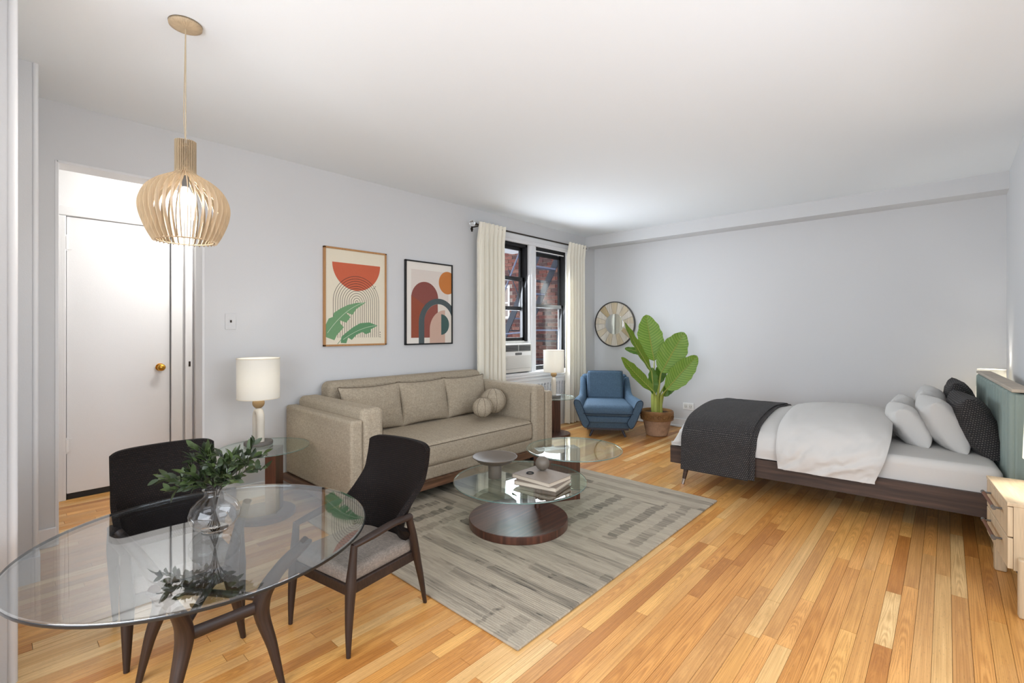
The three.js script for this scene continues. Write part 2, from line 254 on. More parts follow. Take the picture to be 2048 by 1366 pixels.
// hall behind the opening
struct('wall_hall', boxUV(join([b2(-1.16, -1.0, 0, H, 4.2, 5.11), b2(-1.16, -1.0, 0, H, 5.93, 6.9), b2(-1.16, -1.0, 2.26, H, 5.11, 5.93), b2(-1.9, -0.16, 0, H, 4.04, 4.2), b2(-1.0, -0.16, 0, H, 6.75, 6.9), b2(-1.9, -1.75, 0, H, 4.2, 6.9)]), 0.8), mt.hallPaint, 'bright white hall walls round the closed door', 'wall');
{
  const d = structGroup('door_1', 'flat white painted door with a brass knob', 'door');
  part('panel', boxUV(r2(-1.04, -1.0, 0.045, 2.186, 5.205, 5.864, 0.004, 2), 0.8), mt.doorPaint, d);
  const fr = part('frame', [r2(-1.05, -0.975, 0, 2.188, 5.868, 5.932, 0.006, 2), r2(-1.05, -0.975, 0, 2.188, 5.115, 5.20, 0.006, 2), r2(-1.05, -0.975, 2.19, 2.26, 5.115, 5.932, 0.006, 2)], mt.hallPaint, d);
  part('stop_bead', [b2(-0.995, -0.985, 0.05, 2.19, 5.18, 5.20)], mt.trim, fr);
  const k = part('knob', [new THREE.CylinderGeometry(0.03, 0.033, 0.012, 24).rotateZ(Math.PI / 2).translate(-0.994, 0.99, 5.277), new THREE.CylinderGeometry(0.014, 0.014, 0.05, 16).rotateZ(Math.PI / 2).translate(-0.97, 0.99, 5.277), new THREE.SphereGeometry(0.03, 24, 16).scale(0.75, 1, 1).translate(-0.938, 0.99, 5.277)], mt.brass, d);
  k.userData.label = 'round brass knob';
  for (const y of [0.42, 1.98]) { const h = part('hinge', [cy(0.011, 0.011, 0.10, -0.985, y, 5.866, 12), b2(-1.0, -0.994, y - 0.05, y + 0.05, 5.835, 5.866)], mt.hallPaint, d); part('pin', cy(0.006, 0.006, 0.125, -0.985, y, 5.866, 8), mt.trim, h); }
  part('threshold_gap', b2(-1.039, -1.005, 0.002, 0.045, 5.21, 5.86), mt.black, d);
  const t = structGroup('trim_3', 'white jamb of the neighbouring hall door with a dark strike plate', 'trim');
  part('jamb', [r2(-1.0, -0.93, 0, 2.3, 4.90, 5.03, 0.006, 2), r2(-1.0, -0.965, 0, 2.3, 5.045, 5.10, 0.006, 2)], mt.hallPaint, t);
  part('strike_plate', b2(-0.966, -0.962, 0.985, 1.03, 5.06, 5.075), mt.bronze, t);
  const j = structGroup('trim_4', 'white lining of the hall opening', 'trim');
  part('lining', [r2(-0.165, 0.006, 0, OPEN.y1 + 0.004, OPEN.z0 - 0.006, OPEN.z0 + 0.012, 0.004, 2), r2(-0.165, 0.006, 0, OPEN.y1 + 0.004, OPEN.z1 - 0.012, OPEN.z1 + 0.006, 0.004, 2), r2(-0.165, 0.006, OPEN.y1 - 0.012, OPEN.y1 + 0.006, OPEN.z0, OPEN.z1, 0.004, 2)], mt.trim, j);
}
{ // sconce added out of view on the hall side of the sofa wall, to light the door
  const l = thing('added_hall_sconce', 'added unseen wall sconce that lights the hall door', 'lamp', [-0.161, 2.32, 4.92]);
  part('base_plate', new THREE.CylinderGeometry(0.08, 0.08, 0.02, 32).rotateZ(Math.PI / 2).translate(-0.011, 0, 0), mt.white, l);
  part('diffuser', lathe([[0.001, 0.07], [0.04, 0.064], [0.065, 0.045], [0.075, 0.012]]).rotateZ(Math.PI / 2).translate(-0.01, 0, 0), M('#ffffff', 0.5, { emissive: '#fff6e8', emissiveIntensity: 2.0 }), l);
  const p = new THREE.PointLight(new THREE.Color(1.0, 0.98, 0.95), 1.9, 0, 2); p.position.set(-0.28, 2.32, 4.92); p.shadow.radius = 3; scene.add(p);
}

// floor: boards of their own over a dark subfloor
{
  const floor = struct('floor', b2(-1.9, 4.88, -0.12, -0.014, -0.16, 7.76), mt.sub, 'orange oak strip floor', 'floor');
  const tones = ['#d9a564', '#d39b5a', '#e0b27a', '#cb9150', '#dca96a', '#e8c592', '#c58a4c', '#d9a263', '#e3bc86', '#cf9554', '#d6a56c', '#dfac69'];
  const mats = tones.map(c => { const k = new THREE.Color(c); return k.setRGB(k.r * 1.13, k.g * 1.10, k.b * 0.97); }).map((c, i) => M(c, 0.36, { map: grain[i % 4], clearcoat: 0.15, clearcoatRoughness: 0.35 }));
  const unit = bx(1, 1, 1), W = 0.0604, list = [];
  let row = 0;
  for (let x = -1.0; x < 4.72; x += W, row++) {
    let z = -rr(0, 1.0);
    while (z < 7.6) {
      const L = rng() < 0.25 ? rr(0.28, 0.6) : rr(0.7, 1.9), z0 = Math.max(z, 0.0), z1 = Math.min(z + L, 7.6); z += L;
      if (z1 - z0 < 0.05) continue;
      let a = z0, b = z1; if (x < -0.02) { a = Math.max(a, 4.2); b = Math.min(b, 6.75); if (b - a < 0.05) continue; }
      list.push({ x: x + W / 2, z: (a + b) / 2, w: W - 0.0013, l: b - a - 0.0016, m: Math.floor(rng() * mats.length), dy: rr(-0.0005, 0.0004) });
    }
  }
  for (const p of list) {                              // how large each board shows in the view
    let area = 0; const n = Math.max(2, Math.round(p.l / 0.15));
    for (let i = 0; i < n; i++) {
      const wz = p.z - p.l / 2 + (i + 0.5) * p.l / n, q = V(p.x, 0, wz), hid = (p.x > 0.75 && p.x < 2.71 && wz > 2.5 && wz < 4.79) || (p.x < 0.9 && wz > 2.45 && wz < 4.63) || (p.x < -0.02 && (wz < 5.2 || wz > 5.98));
      const c = q.clone().applyMatrix4(camera.matrixWorldInverse); if (c.z > -0.3 || hid) continue;
      q.project(camera); if (Math.abs(q.x) > 1.02 || Math.abs(q.y) > 1.02) continue;
      area += p.w * p.l / n * CAM.y / Math.pow(-c.z, 3);
    }
    p.area = area;
  }
  list.sort((a, b) => b.area - a.area);
  list.slice(0, 300).forEach((p, i) => { const m = part(i ? `plank_${String(i).padStart(3, '0')}` : 'plank', unit, mats[p.m], floor); m.scale.set(p.w, 0.014, p.l); m.position.set(p.x, -0.007 + p.dy, p.z); });
  const rest = list.slice(300).sort((a, b) => a.m - b.m), byMat = mats.map((_, k) => rest.filter(p => p.m === k).map(p => clean(unit.clone()).scale(p.w, 0.014, p.l).translate(p.x, -0.007 + p.dy, p.z))).map(l => mergeGeometries(l));
  const field = new THREE.Mesh(mergeGeometries(byMat, true), mats); field.name = 'plank_field'; field.userData = { kind: 'stuff' }; floor.add(field);
}

// ------------------------------------------------------------------ window in the left wall
{
  const { z0, z1, y0, y1 } = WIN, xo = -0.16, m0 = 1.405, m1 = 1.545;      // mullion between the two windows
  const cas = structGroup('trim_5', 'white moulded casing and centre mullion of the window', 'trim');
  part('casing', [r2(-0.02, 0.022, y1 - 0.01, y1 + 0.085, z0 - 0.085, z1 + 0.085, 0.006, 2), r2(0.0, 0.03, y1 + 0.02, y1 + 0.04, z0 - 0.085, z1 + 0.085, 0.006, 2), r2(-0.02, 0.022, y0, y1, z0 - 0.085, z0 + 0.01, 0.006, 2), r2(-0.02, 0.022, y0, y1, z1 - 0.01, z1 + 0.085, 0.006, 2)], mt.trim, cas);
  part('mullion', [r2(-0.15, 0.0, y0, y1, m0, m1, 0.006, 2), r2(-0.01, 0.016, y0, y1, m0 + 0.035, m1 - 0.035, 0.006, 2)], mt.trim, cas);
  part('sill', r2(-0.16, 0.07, y0 - 0.035, y0, z0 - 0.02, z1 + 0.02, 0.008, 2), mt.trim, cas);
  const sash = (w, name, x, za, zb, ya, yb, t, bot) => {
    const f = part(name, [b2(x - 0.015, x + 0.015, yb - t, yb, za, zb), b2(x - 0.015, x + 0.015, ya, ya + bot, za, zb), b2(x - 0.015, x + 0.015, ya, yb, za, za + t), b2(x - 0.015, x + 0.015, ya, yb, zb - t, zb)], mt.black, w);
    part('pane', b2(x - 0.002, x + 0.002, ya + bot, yb - t, za + t, zb - t), mt.pane, f); return f;
  };
  const w1 = structGroup('window_1', 'black double hung window with the raised sash above the air conditioner', 'window');
  part('track', [b2(-0.13, -0.03, 1.16, y1, m1, m1 + 0.035), b2(-0.13, -0.03, 1.16, y1, z1 - 0.03, z1), b2(-0.13, -0.03, y1 - 0.04, y1, m1, z1)], mt.softBlack, w1);
  sash(w1, 'upper_sash', -0.11, m1 + 0.02, z1 - 0.02, 1.56, y1 - 0.03, 0.05, 0.05);
  sash(w1, 'lower_sash', -0.07, m1 + 0.02, z1 - 0.02, 1.17, 1.985, 0.05, 0.04);
  part('filler_panel', r2(-0.1, -0.055, 1.135, 1.17, m1, z1, 0.004, 2), mt.offWhite, w1);
  const w2 = structGroup('window_2', 'black double hung window facing the brick wall and fire escape', 'window');
  part('track', [b2(-0.13, -0.03, y0, y1, m0 - 0.015, m0), b2(-0.13, -0.03, y0, y1, z0, z0 + 0.02), b2(-0.13, -0.03, y1 - 0.05, y1, z0, m0)], mt.softBlack, w2);
  sash(w2, 'upper_sash', -0.11, z0 + 0.01, m0 - 0.01, 1.60, y1 - 0.065, 0.045, 0.045);
  sash(w2, 'lower_sash', -0.07, z0 + 0.01, m0 - 0.01, y0 + 0.005, 1.655, 0.045, 0.06);
  part('weather_strip', b2(-0.05, -0.04, y1 - 0.064, y1 - 0.052, z0, m0), mt.white, w2);
}
{ // air conditioner in the left window
  const a = thing('window_air_conditioner', 'white window air conditioner below the raised black sash', 'air conditioner', [0, 0.768, 1.83]);
  part('body', [r2(-0.35, 0.055, 0.01, 0.367, -0.262, 0.262, 0.012), r2(0.03, 0.062, 0.055, 0.367, -0.262, 0.262, 0.014)], mt.offWhite, a);
  const v = part('vent', b2(0.058, 0.064, 0.275, 0.35, -0.235, 0.235), mt.plasticDark, a);
  for (let i = 0; i < 4; i++) part('fin', b2(0.063, 0.07, 0.284 + i * 0.018, 0.287 + i * 0.018, -0.232, 0.232), mt.plasticGrey, v);
  part('divider', b2(0.063, 0.071, 0.275, 0.35, -0.006, 0.006), mt.plasticGrey, v);
  const c = part('control_panel', r2(0.058, 0.068, 0.218, 0.268, -0.24, 0.24, 0.004, 2), mt.white, a);
  part('display', b2(0.068, 0.0695, 0.228, 0.256, -0.06, 0.06), mt.plasticDark, c);
  for (let i = 0; i < 5; i++) part('button', b2(0.0695, 0.071, 0.238, 0.246, -0.045 + i * 0.02, -0.033 + i * 0.02), mt.plasticGrey, c);
  const g = part('grille', b2(0.058, 0.061, 0.06, 0.21, -0.225, 0.225), mt.plasticGrey, a);
  for (let i = 0; i < 13; i++) part('louver', b2(0.06, 0.068, 0.063 + i * 0.0114, 0.0685 + i * 0.0114, -0.225, 0.225), mt.offWhite, g);
}
{ // radiator cover under the sill
  const r = thing('radiator_cover', 'white radiator cover with grille slots under the window', 'radiator cover', [0, 0, 1.42]);
  part('top', r2(0.002, 0.075, 0.700, 0.729, -0.80, 0.84, 0.006, 2), mt.trim, r);
  part('front_panel', [b2(0.03, 0.055, 0.60, 0.70, -0.76, 0.82), b2(0.03, 0.055, 0.0, 0.43, -0.76, 0.82), b2(0.03, 0.055, 0.43, 0.60, 0.13, 0.82), b2(0.03, 0.055, 0.43, 0.60, -0.76, -0.70), r2(0.045, 0.064, 0.655, 0.675, -0.76, 0.82, 0.004, 2)], mt.trim, r);
  part('side_panel', b2(0.002, 0.03, 0, 0.70, -0.76, -0.735), mt.trim, r); part('side_panel', b2(0.002, 0.03, 0, 0.70, 0.795, 0.82), mt.trim, r);
  const gr = part('grille_backing', b2(0.018, 0.026, 0.42, 0.61, -0.72, 0.15), mt.plasticGrey, r);
  for (let i = 0; i < 13; i++) { const z = -0.70 + i * 0.0645; part('bar', b2(0.026, 0.052, 0.43, 0.60, z, z + 0.028), mt.trim, gr); }
  part('mesh', Array.from({ length: 9 }, (_, i) => b2(0.024, 0.042, 0.437 + i * 0.0185, 0.443 + i * 0.0185, -0.70, 0.13)), mt.trim, gr);
}

// ------------------------------------------------------------------ outside: brick wall and fire escape
{
  const b = thing('brick_building', 'red brick wall of the neighbouring wing outside the window', 'building', [-2.6, 0, -1.3]);
  const X0 = -3.4, X1 = 2.3, Y0 = -3.0, Y1 = 5.5;
  part('mortar_wall', [b2(X0, X1, Y0, Y1, -0.3, -0.012)], mt.mortar, b);
  const cols = ['#a3675a', '#97594e', '#ab7062', '#8a5148', '#7b5552', '#a97566', '#6e5350', '#b07a6b'], mats = cols.map(c => M(c, 0.92, { map: brickTex, bumpMap: brickTex, bumpScale: 0.004 }));
  const unit = bx(0.203, 0.066, 0.05), list = [];
  const hole = (x, y) => x > -1.11 && x < -0.33 && y > 1.50 && y < 2.31;
  for (let r = 0; r * 0.0767 + Y0 < Y1; r++) for (let x = X0 + (r % 2) * 0.1065; x < X1 - 0.1; x += 0.213) {
    const y = Y0 + r * 0.0767 + 0.038; if (hole(x, y)) continue;
    const q = V(x - 2.6, y, -1.3).project(camera), px = (q.x + 1) * 1024, py = (1 - q.y) * 683;
    const seen = (px > 998 && px < 1050 && py > 487 && py < 682) || (px > 1070 && px < 1134 && py > 498 && py < 738);
    list.push({ x, y, seen, m: rng() < 0.3 ? 3 + Math.floor(rng() * 4) : Math.floor(rng() * 8), dz: rr(-0.004, 0.004) });
  }
  list.sort((p, q) => q.seen - p.seen);
  list.slice(0, 300).filter(p => p.seen).forEach((p, i) => { const m = part(i ? `brick_${String(i).padStart(3, '0')}` : 'brick', unit, mats[p.m], b); m.position.set(p.x, p.y, -0.022 + p.dz); p.done = true; });
  const rest = list.filter(p => !p.done), by = mats.map((_, k) => mergeGeometries(rest.filter(p => p.m === k).map(p => clean(unit.clone()).translate(p.x, p.y, -0.022 + p.dz))));
  const f = new THREE.Mesh(mergeGeometries(by, true), mats); f.name = 'brick_field'; f.userData = { kind: 'stuff' }; b.add(f);
  const w = part('window_frame', [b2(-1.05, -0.38, 1.55, 1.60, -0.03, 0.01), b2(-1.05, -0.38, 2.22, 2.27, -0.03, 0.01), b2(-1.05, -1.0, 1.6, 2.22, -0.03, 0.01), b2(-0.43, -0.38, 1.6, 2.22, -0.03, 0.01), b2(-1.05, -0.38, 1.88, 1.91, -0.03, 0.0)], mt.white, b);
  part('blind', b2(-1.0, -0.43, 1.6, 2.22, -0.028, -0.02), mt.white, w);
}
{
  const f = thing('fire_escape', 'dark iron fire escape stair and railing against the brick wall', 'fire escape', [-2.0, 0, -0.7]);
  const dir = V(0.516, 0.924, 0).normalize(), at = (y, z) => V(0.045 + (y - 1.787) * 0.5584, y, z);
  const bar = (p, q, w, d) => { const L = p.distanceTo(q), g = bx(w, L, d); g.applyQuaternion(new THREE.Quaternion().setFromUnitVectors(V(0, 1, 0), q.clone().sub(p).normalize())); const c = p.clone().add(q).multiplyScalar(0.5); return g.translate(c.x, c.y, c.z); };
  for (const z of [-0.30, 0.30]) part('stringer', bar(at(0.2, z), at(4.2, z), 0.13, 0.02), mt.iron, f);
  for (let i = 0; i < 17; i++) { const p = at(0.35 + i * 0.235, 0); part('tread', bx(0.16, 0.025, 0.58, p.x, p.y, 0), i % 2 ? mt.ironPale : mt.iron, f); }
  part('handrail', tube([at(4.3, 0.32).add(V(-0.30, 0.3, 0)).toArray(), at(2.6, 0.32).add(V(-0.30, 0.3, 0)).toArray(), at(1.35, 0.32).add(V(-0.28, 0.25, 0)).toArray(), [-0.55, 1.28, 0.32], [0.3, 1.26, 0.32]], 0.016, 40, 8), mt.ironPale, f);
  for (const y of [3.1, 2.5, 1.9]) part('baluster', tube([at(y, 0.31).toArray(), at(y, 0.31).add(V(-0.28, 0.55, 0)).toArray()], 0.011, 2, 6), mt.iron, f);
  for (const y of [1.30, 1.09, 0.72, 0.60]) part('guard_rail', b2(-0.35, 1.6, y - 0.016, y + 0.016, -0.44, -0.41), y > 1.2 ? mt.ironPale : mt.iron, f);
  for (const x of [0.43, 0.95, -0.3]) part('post', b2(x - 0.008, x + 0.008, 0.1, 1.31, -0.44, -0.42), mt.iron, f);
  part('platform', b2(-1.2, 1.9, 0.05, 0.09, -0.48, 0.62), mt.iron, f);
}

// ------------------------------------------------------------------ curtains and rod
{
  const r = thing('curtain_rod', 'dark curtain rod with clear glass ball finials above the window', 'curtain rod', [0.125, 2.49, 1.53]);
  part('rod', new THREE.CylinderGeometry(0.0095, 0.0095, 2.18, 16).rotateX(Math.PI / 2), mt.bronze, r);
  for (const s of [-1, 1]) {
    const f = part('finial', sp(0.034, 0, 0, s * 1.135), M('#ffffff', 0.02, { transmission: 1, thickness: 0.03, ior: 1.5 }), r);
    part('collar', new THREE.CylinderGeometry(0.015, 0.015, 0.03, 16).rotateX(Math.PI / 2).translate(0, 0, s * 1.09), mt.bronze, f);
    part('bracket', [new THREE.CylinderGeometry(0.007, 0.007, 0.12, 10).rotateZ(Math.PI / 2).translate(-0.0625, -0.012, s * 1.03), new THREE.CylinderGeometry(0.018, 0.018, 0.006, 16).rotateZ(Math.PI / 2).translate(-0.12, -0.03, s * 1.03), b2(-0.124, -0.114, -0.06, 0.0, s * 1.03 - 0.008, s * 1.03 + 0.008), new THREE.TorusGeometry(0.013, 0.004, 8, 16).rotateY(Math.PI / 2 * 0).translate(0, 0, s * 1.03)], mt.bronze, r);
  }
  const curtain = (label, z0, z1, n, spread, s) => {
    const f = (u, v) => { const z = lerp(z0, z1, u), k = 1 + spread * (1 - v), c = (z0 + z1) / 2, ph = u * n * Math.PI * 2 + s, amp = 0.020 + 0.016 * (1 - v); return V(0.125 + 0.031 * sstep(0.93, 0.985, v) + Math.sin(ph) * amp * (1 - 0.6 * sstep(0.93, 0.985, v)) + Math.sin(ph * 0.5 + 1) * 0.008 * (1 - v) + 0.012 * Math.sin(ph * 2.1 + v * 2), lerp(0.012, 2.522, v), c + (z - c) * k + Math.cos(ph) * 0.010); };
    return solo('curtain', boxUV(shell(120, 24, f, 0.0016), 1), mt.curtain, label, 'curtain', [0, 0, 0], 0, 'cream curtains');
  };
  curtain('cream curtain panel at the end of the rod behind the sofa', 2.15, 2.575, 6, 0.02, 0.3);
  curtain('cream curtain panel between the window and the blue armchair', 0.475, 0.89, 5.5, 0.04, 1.2);
}

// ------------------------------------------------------------------ rug
solo('area_rug', boxUV(r2(-0.925, 1.075, 0, 0.012, -1.14, 1.14, 0.005, 2)), mt.rug, 'beige and taupe rug with broken stripes under the coffee table', 'rug', [1.635, 0.001, 3.655]);
{ const g = scene.getObjectByName('area_rug').geometry, p = g.attributes.position, uv = g.attributes.uv; for (let i = 0; i < p.count; i++) uv.setXY(i, (p.getX(i) + 1.075) / 2.15, (p.getZ(i) + 1.14) / 2.28); }

// ------------------------------------------------------------------ sofa
{
  const s = thing('sofa', 'long taupe linen sofa on a walnut plinth against the wall', 'sofa', [0.56, 0, 3.543]);
  const X = x => x - 0.56, Z = z => z - 3.543, g = (x0, x1, y0, y1, z0, z1, r, q) => boxUV(r2(X(x0), X(x1), y0, y1, Z(z0), Z(z1), r, q ?? 4));
  part('plinth', boxUV(join([b2(X(0.04), X(1.085), 0.095, 0.153, Z(2.64), Z(4.66)), b2(X(0.20), X(1.085), 0.095, 0.153, Z(2.44), Z(2.64))])), mt.plinth, s);
  for (const [x, z, y] of [[0.26, 2.6, 0], [0.95, 2.6, 0.0135], [0.15, 4.5, 0], [0.95, 4.5, 0.0135]]) part('foot', cy(0.03, 0.03, 0.095 - y, X(x), (0.095 + y) / 2, Z(z), 16), mt.softBlack, s);
  part('base', g(0.04, 1.05, 0.153, 0.25, 2.64, 4.53, 0.012), mt.sofa, s);
  const st = part('seat_cushion', g(0.20, 1.065, 0.247, 0.448, 2.727, 4.375, 0.045), mt.sofa, s);
  { const p = st.geometry.attributes.position; for (let i = 0; i < p.count; i++) if (p.getY(i) > 0.40) p.setY(i, p.getY(i) + 0.03 * (1 - Math.pow(Math.abs(p.getZ(i)) / 0.85, 2)) * sstep(0.50, 0.15, p.getX(i)) - 0.02 * sstep(0.40, 0.51, p.getX(i))); }
  part('piping', tube([[X(1.062), 0.412, Z(2.76)], [X(1.066), 0.415, Z(3.1)], [X(1.066), 0.415, Z(4.0)], [X(1.062), 0.412, Z(4.36)]], 0.003, 24, 6), mt.seam, st);
  part('backrest', g(0.03, 0.235, 0.153, 0.872, 2.62, 4.36, 0.06, 5), mt.sofa, s);
  for (const [a, b, c, d] of [[4.375, 4.55, 4.545, 4.637], [2.55, 2.727, 2.447, 2.553]]) {
    const arm = part('arm_cushion', g(a > 3 ? 0.05 : 0.20, 1.075, 0.16, 0.768, a, b, 0.045, 5), mt.sofa, s);
    part('seam', tube([[X(1.03), 0.2, Z(a > 3 ? a : b)], [X(1.03), 0.70, Z(a > 3 ? a : b)], [X(1.03), 0.755, Z((a + b) / 2 + (a > 3 ? -0.05 : 0.05))], [X(1.03), 0.768, Z((a + b) / 2)]], 0.002, 20, 5), mt.seam, arm);
    part('arm_panel', g(a > 3 ? 0.03 : 0.20, 1.08, 0.153, 0.70, c, d, 0.022, 4), mt.sofa, s);
  }
  const cush = (label, z, w, sd) => { const o = thing('back_cushion', label, 'cushion', [0.372, 0.640, z], 0, 'sofa back cushions'); part('cover', pillowGeo(w, 0.40, 0.17, { puff: 0.5, s: sd, wr: 0.004 }), mt.sofa, o); const pts = []; for (let k = 0; k < 4; k++) for (let i = 0; i < 12; i++) { const t = i / 6 - 1, p = 1 - 0.09 * (1 - t * t); pts.push(k === 0 ? [t * w / 2, -0.2 * p, 0] : k === 1 ? [w / 2 * p, t * 0.2, 0] : k === 2 ? [-t * w / 2, 0.2 * p, 0] : [-w / 2 * p, -t * 0.2, 0]); } part('piping', tube(pts, 0.0035, 140, 6, true), mt.seam, o); o.rotation.set(0, Math.PI / 2, 0); o.rotateX(-0.20); return o; };
  cush('taupe square cushion nearest the left sofa arm', 4.045, 0.60, 1);
  cush('taupe square cushion in the middle of the sofa back', 3.505, 0.57, 2);
  cush('taupe square cushion behind the two ball cushions', 2.985, 0.57, 3);
  const ball = (label, r, at) => { const b = thing('ball_cushion', label, 'cushion', at, 0, 'ball cushions on the sofa'); part('cover', boxUV(new THREE.SphereGeometry(r, 40, 28).scale(1, 0.97, 1)), mt.sofa, b); for (let k = 0; k < 4; k++) part('seam', new THREE.TorusGeometry(r * 0.997, 0.0018, 5, 56).scale(1, 0.97, 1).rotateY(k * Math.PI / 4 + 0.3), mt.seam, b); return b; };
  ball('larger round taupe ball cushion beside the right sofa arm', 0.128, [0.66, 0.603, 2.875]);
  ball('smaller round taupe ball cushion in front on the sofa seat', 0.096, [0.74, 0.572, 3.10]);
}

// ------------------------------------------------------------------ glass discs with separate rims
function disc(r, t, mat, edge, parent, name = 'glass_top') { const top = part(name, lathe([[0, 0], [r - 0.004, 0], [r, 0.004], [r, t - 0.004], [r - 0.004, t], [0, t]], 96), mat, parent); part('rim', lathe([[r + 0.0002, t - 0.0045], [r + 0.0015, t - 0.006], [r + 0.0015, 0.003], [r + 0.0002, 0.0015]], 96), edge, top); return top; }

// coffee table
{
  const c = thing('coffee_table', 'two tier round glass coffee table with a walnut disc base', 'coffee table', [1.88, 0.013, 3.862]);
  part('base_disc', boxUV(lathe([[0, 0], [0.326, 0], [0.33, 0.004], [0.33, 0.048], [0.326, 0.052], [0, 0.052]], 96)), mt.walnut, c);
  const dx = 0.166, dz = -0.296, L = Math.hypot(dx, dz), ang = Math.atan2(-dz, dx), ctr = V((1.76 + 1.926) / 2 - 1.88, 0, (3.50 + 3.204) / 2 - 3.862), nrm = V(-dz, 0, dx).normalize();
  const blk = boxUV(b2(-L / 2, L / 2, 0, 0.392, -0.11, 0)).rotateY(ang).translate(ctr.x, 0, ctr.z);
  const post = part('post', blk, mt.walnut, c);
  part('groove', b2(-L / 2 + 0.03, L / 2 - 0.12, 0.318, 0.321, -0.001, 0.0006).rotateY(ang).translate(ctr.x, 0, ctr.z), mt.softBlack, post);
  disc(0.444, 0.012, mt.glass, mt.glassEdge, c, 'lower_glass').position.set(0.007, 0.288, -0.009);
  disc(0.36, 0.012, mt.glass, mt.glassEdge, c, 'upper_glass').position.set(0.034, 0.392, -0.595);
  part('support_puck', cy(0.02, 0.02, 0.236, 0.0, 0.170, -0.20, 20), mt.walnut, c).visible = true;
}
{ // pedestal bowl, books, ball, ring on the lower glass
  const y = 0.3135;
  const b = thing('pedestal_bowl', 'taupe pedestal bowl on the lower glass tier', 'bowl', [1.745, y, 3.95]);
  part('foot', lathe([[0, 0], [0.045, 0], [0.045, 0.08], [0.05, 0.095], [0, 0.1]], 40), mt.taupe, b);
  part('dish', lathe([[0, 0.088], [0.05, 0.090], [0.11, 0.107], [0.150, 0.139], [0.153, 0.141], [0.151, 0.144], [0.147, 0.143], [0.10, 0.117], [0.04, 0.103], [0, 0.101]], 64), mt.taupeIn, b);
  const book = (label, at, turn, w, d, h, mcov) => { const k = thing('book', label, 'book', at, turn, 'books on the coffee table'); part('cover', [b2(-w / 2, w / 2, h - 0.003, h, -d / 2, d / 2), b2(-w / 2, w / 2, 0, 0.003, -d / 2, d / 2), b2(-w / 2, -w / 2 + 0.003, 0, h, -d / 2, d / 2)], mcov, k); part('pages', b2(-w / 2 + 0.003, w / 2 - 0.006, 0.003, h - 0.003, -d / 2 + 0.005, d / 2 - 0.005), M('#cbbfae', 0.9), k); return k; };
  const cov = M('#a2968a', 0.7, { map: rep(linen, 6, 6) });
  book('lower taupe hardcover book, turned slightly under the other', [2.065, y, 3.828], 0.20, 0.30, 0.235, 0.028, cov);
  book('upper taupe hardcover book carrying the ball and ring', [2.05, y + 0.0285, 3.825], 0.0, 0.31, 0.235, 0.028, M('#a99d91', 0.7, { map: rep(linen, 6, 6) }));
  solo('decorative_ball', sp(0.047, 0, 0.047, 0, 32, 24), mt.taupe, 'glossy taupe ceramic ball on the stacked books', 'ornament', [2.0, y + 0.057, 3.755]);
  solo('ring', new THREE.TorusGeometry(0.022, 0.0035, 10, 40).rotateX(Math.PI / 2).translate(0, 0.0035, 0), mt.softBlack, 'small black ring lying on the upper book', 'ring', [1.985, y + 0.057, 3.865]);
}

// side tables with lamps
function sideTable(label, at, blockTurn, y, r) {
  const t = thing('side_table', label, 'side table', at, blockTurn, 'round glass side tables');
  part('base_disc', boxUV(lathe([[0, 0], [0.196, 0], [0.2, 0.004], [0.2, 0.03], [0.196, 0.034], [0, 0.034]], 64)), mt.walnut, t);
  part('post', boxUV(b2(-0.075, 0.075, 0.034, y - 0.0005, -0.10, -0.03)), mt.walnut, t);
  disc(r, 0.01, mt.glass, mt.glassEdge, t).position.set(0, y, 0);
  return t;
}
function tableLamp(label, at, turn, k, mats = {}) {
  const t = thing('table_lamp', label, 'lamp', at, turn, 'table lamps with arched bases'); t.scale.setScalar(k);
  part('base', lathe([[0, 0], [0.092, 0], [0.094, 0.003], [0.094, 0.020], [0.090, 0.023], [0, 0.023]], 48), mt.greyStone, t);
  part('arch', boxUV(tube([[-0.034, 0.024, 0], [-0.034, 0.10, 0], [-0.034, 0.19, 0], [-0.022, 0.228, 0], [0, 0.240, 0], [0.022, 0.228, 0], [0.034, 0.19, 0], [0.034, 0.10, 0], [0.034, 0.024, 0]], 0.0255, 60, 20), 2), mt.ceramic, t);
  part('bead', sp(0.04, 0, 0.297, 0), mt.jute, t);
  part('stem', cy(0.006, 0.006, 0.09, 0, 0.37, 0, 10), mt.brass, t);
  const s = part('shade', lathe([[0.139, 0.330], [0.1395, 0.618], [0.137, 0.618], [0.1365, 0.330], [0.139, 0.330]], 64), mt.shade, t);
  part('trim_ring', [lathe([[0.1395, 0.613], [0.1405, 0.613], [0.1405, 0.62], [0.1365, 0.62]], 64), lathe([[0.1392, 0.329], [0.1402, 0.329], [0.1402, 0.335], [0.1392, 0.335]], 64)], mt.cream, s);
  part('bulb', lathe([[0.001, 0.49], [0.02, 0.483], [0.03, 0.465], [0.026, 0.44], [0.014, 0.415], [0.001, 0.413]], 24), M('#ffffff', 0.5, { emissive: '#fff6ea', emissiveIntensity: 1.5 }), t);
  const p = new THREE.PointLight(new THREE.Color(1.0, 0.96, 0.90), 0.08 * k * k, 0, 2); p.position.set(at[0], at[1] + 0.455 * k, at[2]); p.shadow.radius = 1.4; scene.add(p);
  return t;
}
sideTable('round glass side table in front of the sofa end, nearest the dining table', [0.45, 0.0005, 4.95], -0.7, 0.478, 0.292);
tableLamp('larger cream shade lamp with arched base, by the left end of the sofa', [0.35, 0.489, 4.955], 0.06, 1.0);
sideTable('round glass side table in the far corner between the sofa and curtain', [0.41, 0.0005, 1.55], 0.6, 0.470, 0.27);
tableLamp('small cream shade lamp with arched base, in front of the window', [0.40, 0.481, 1.545], -0.70, 0.93);

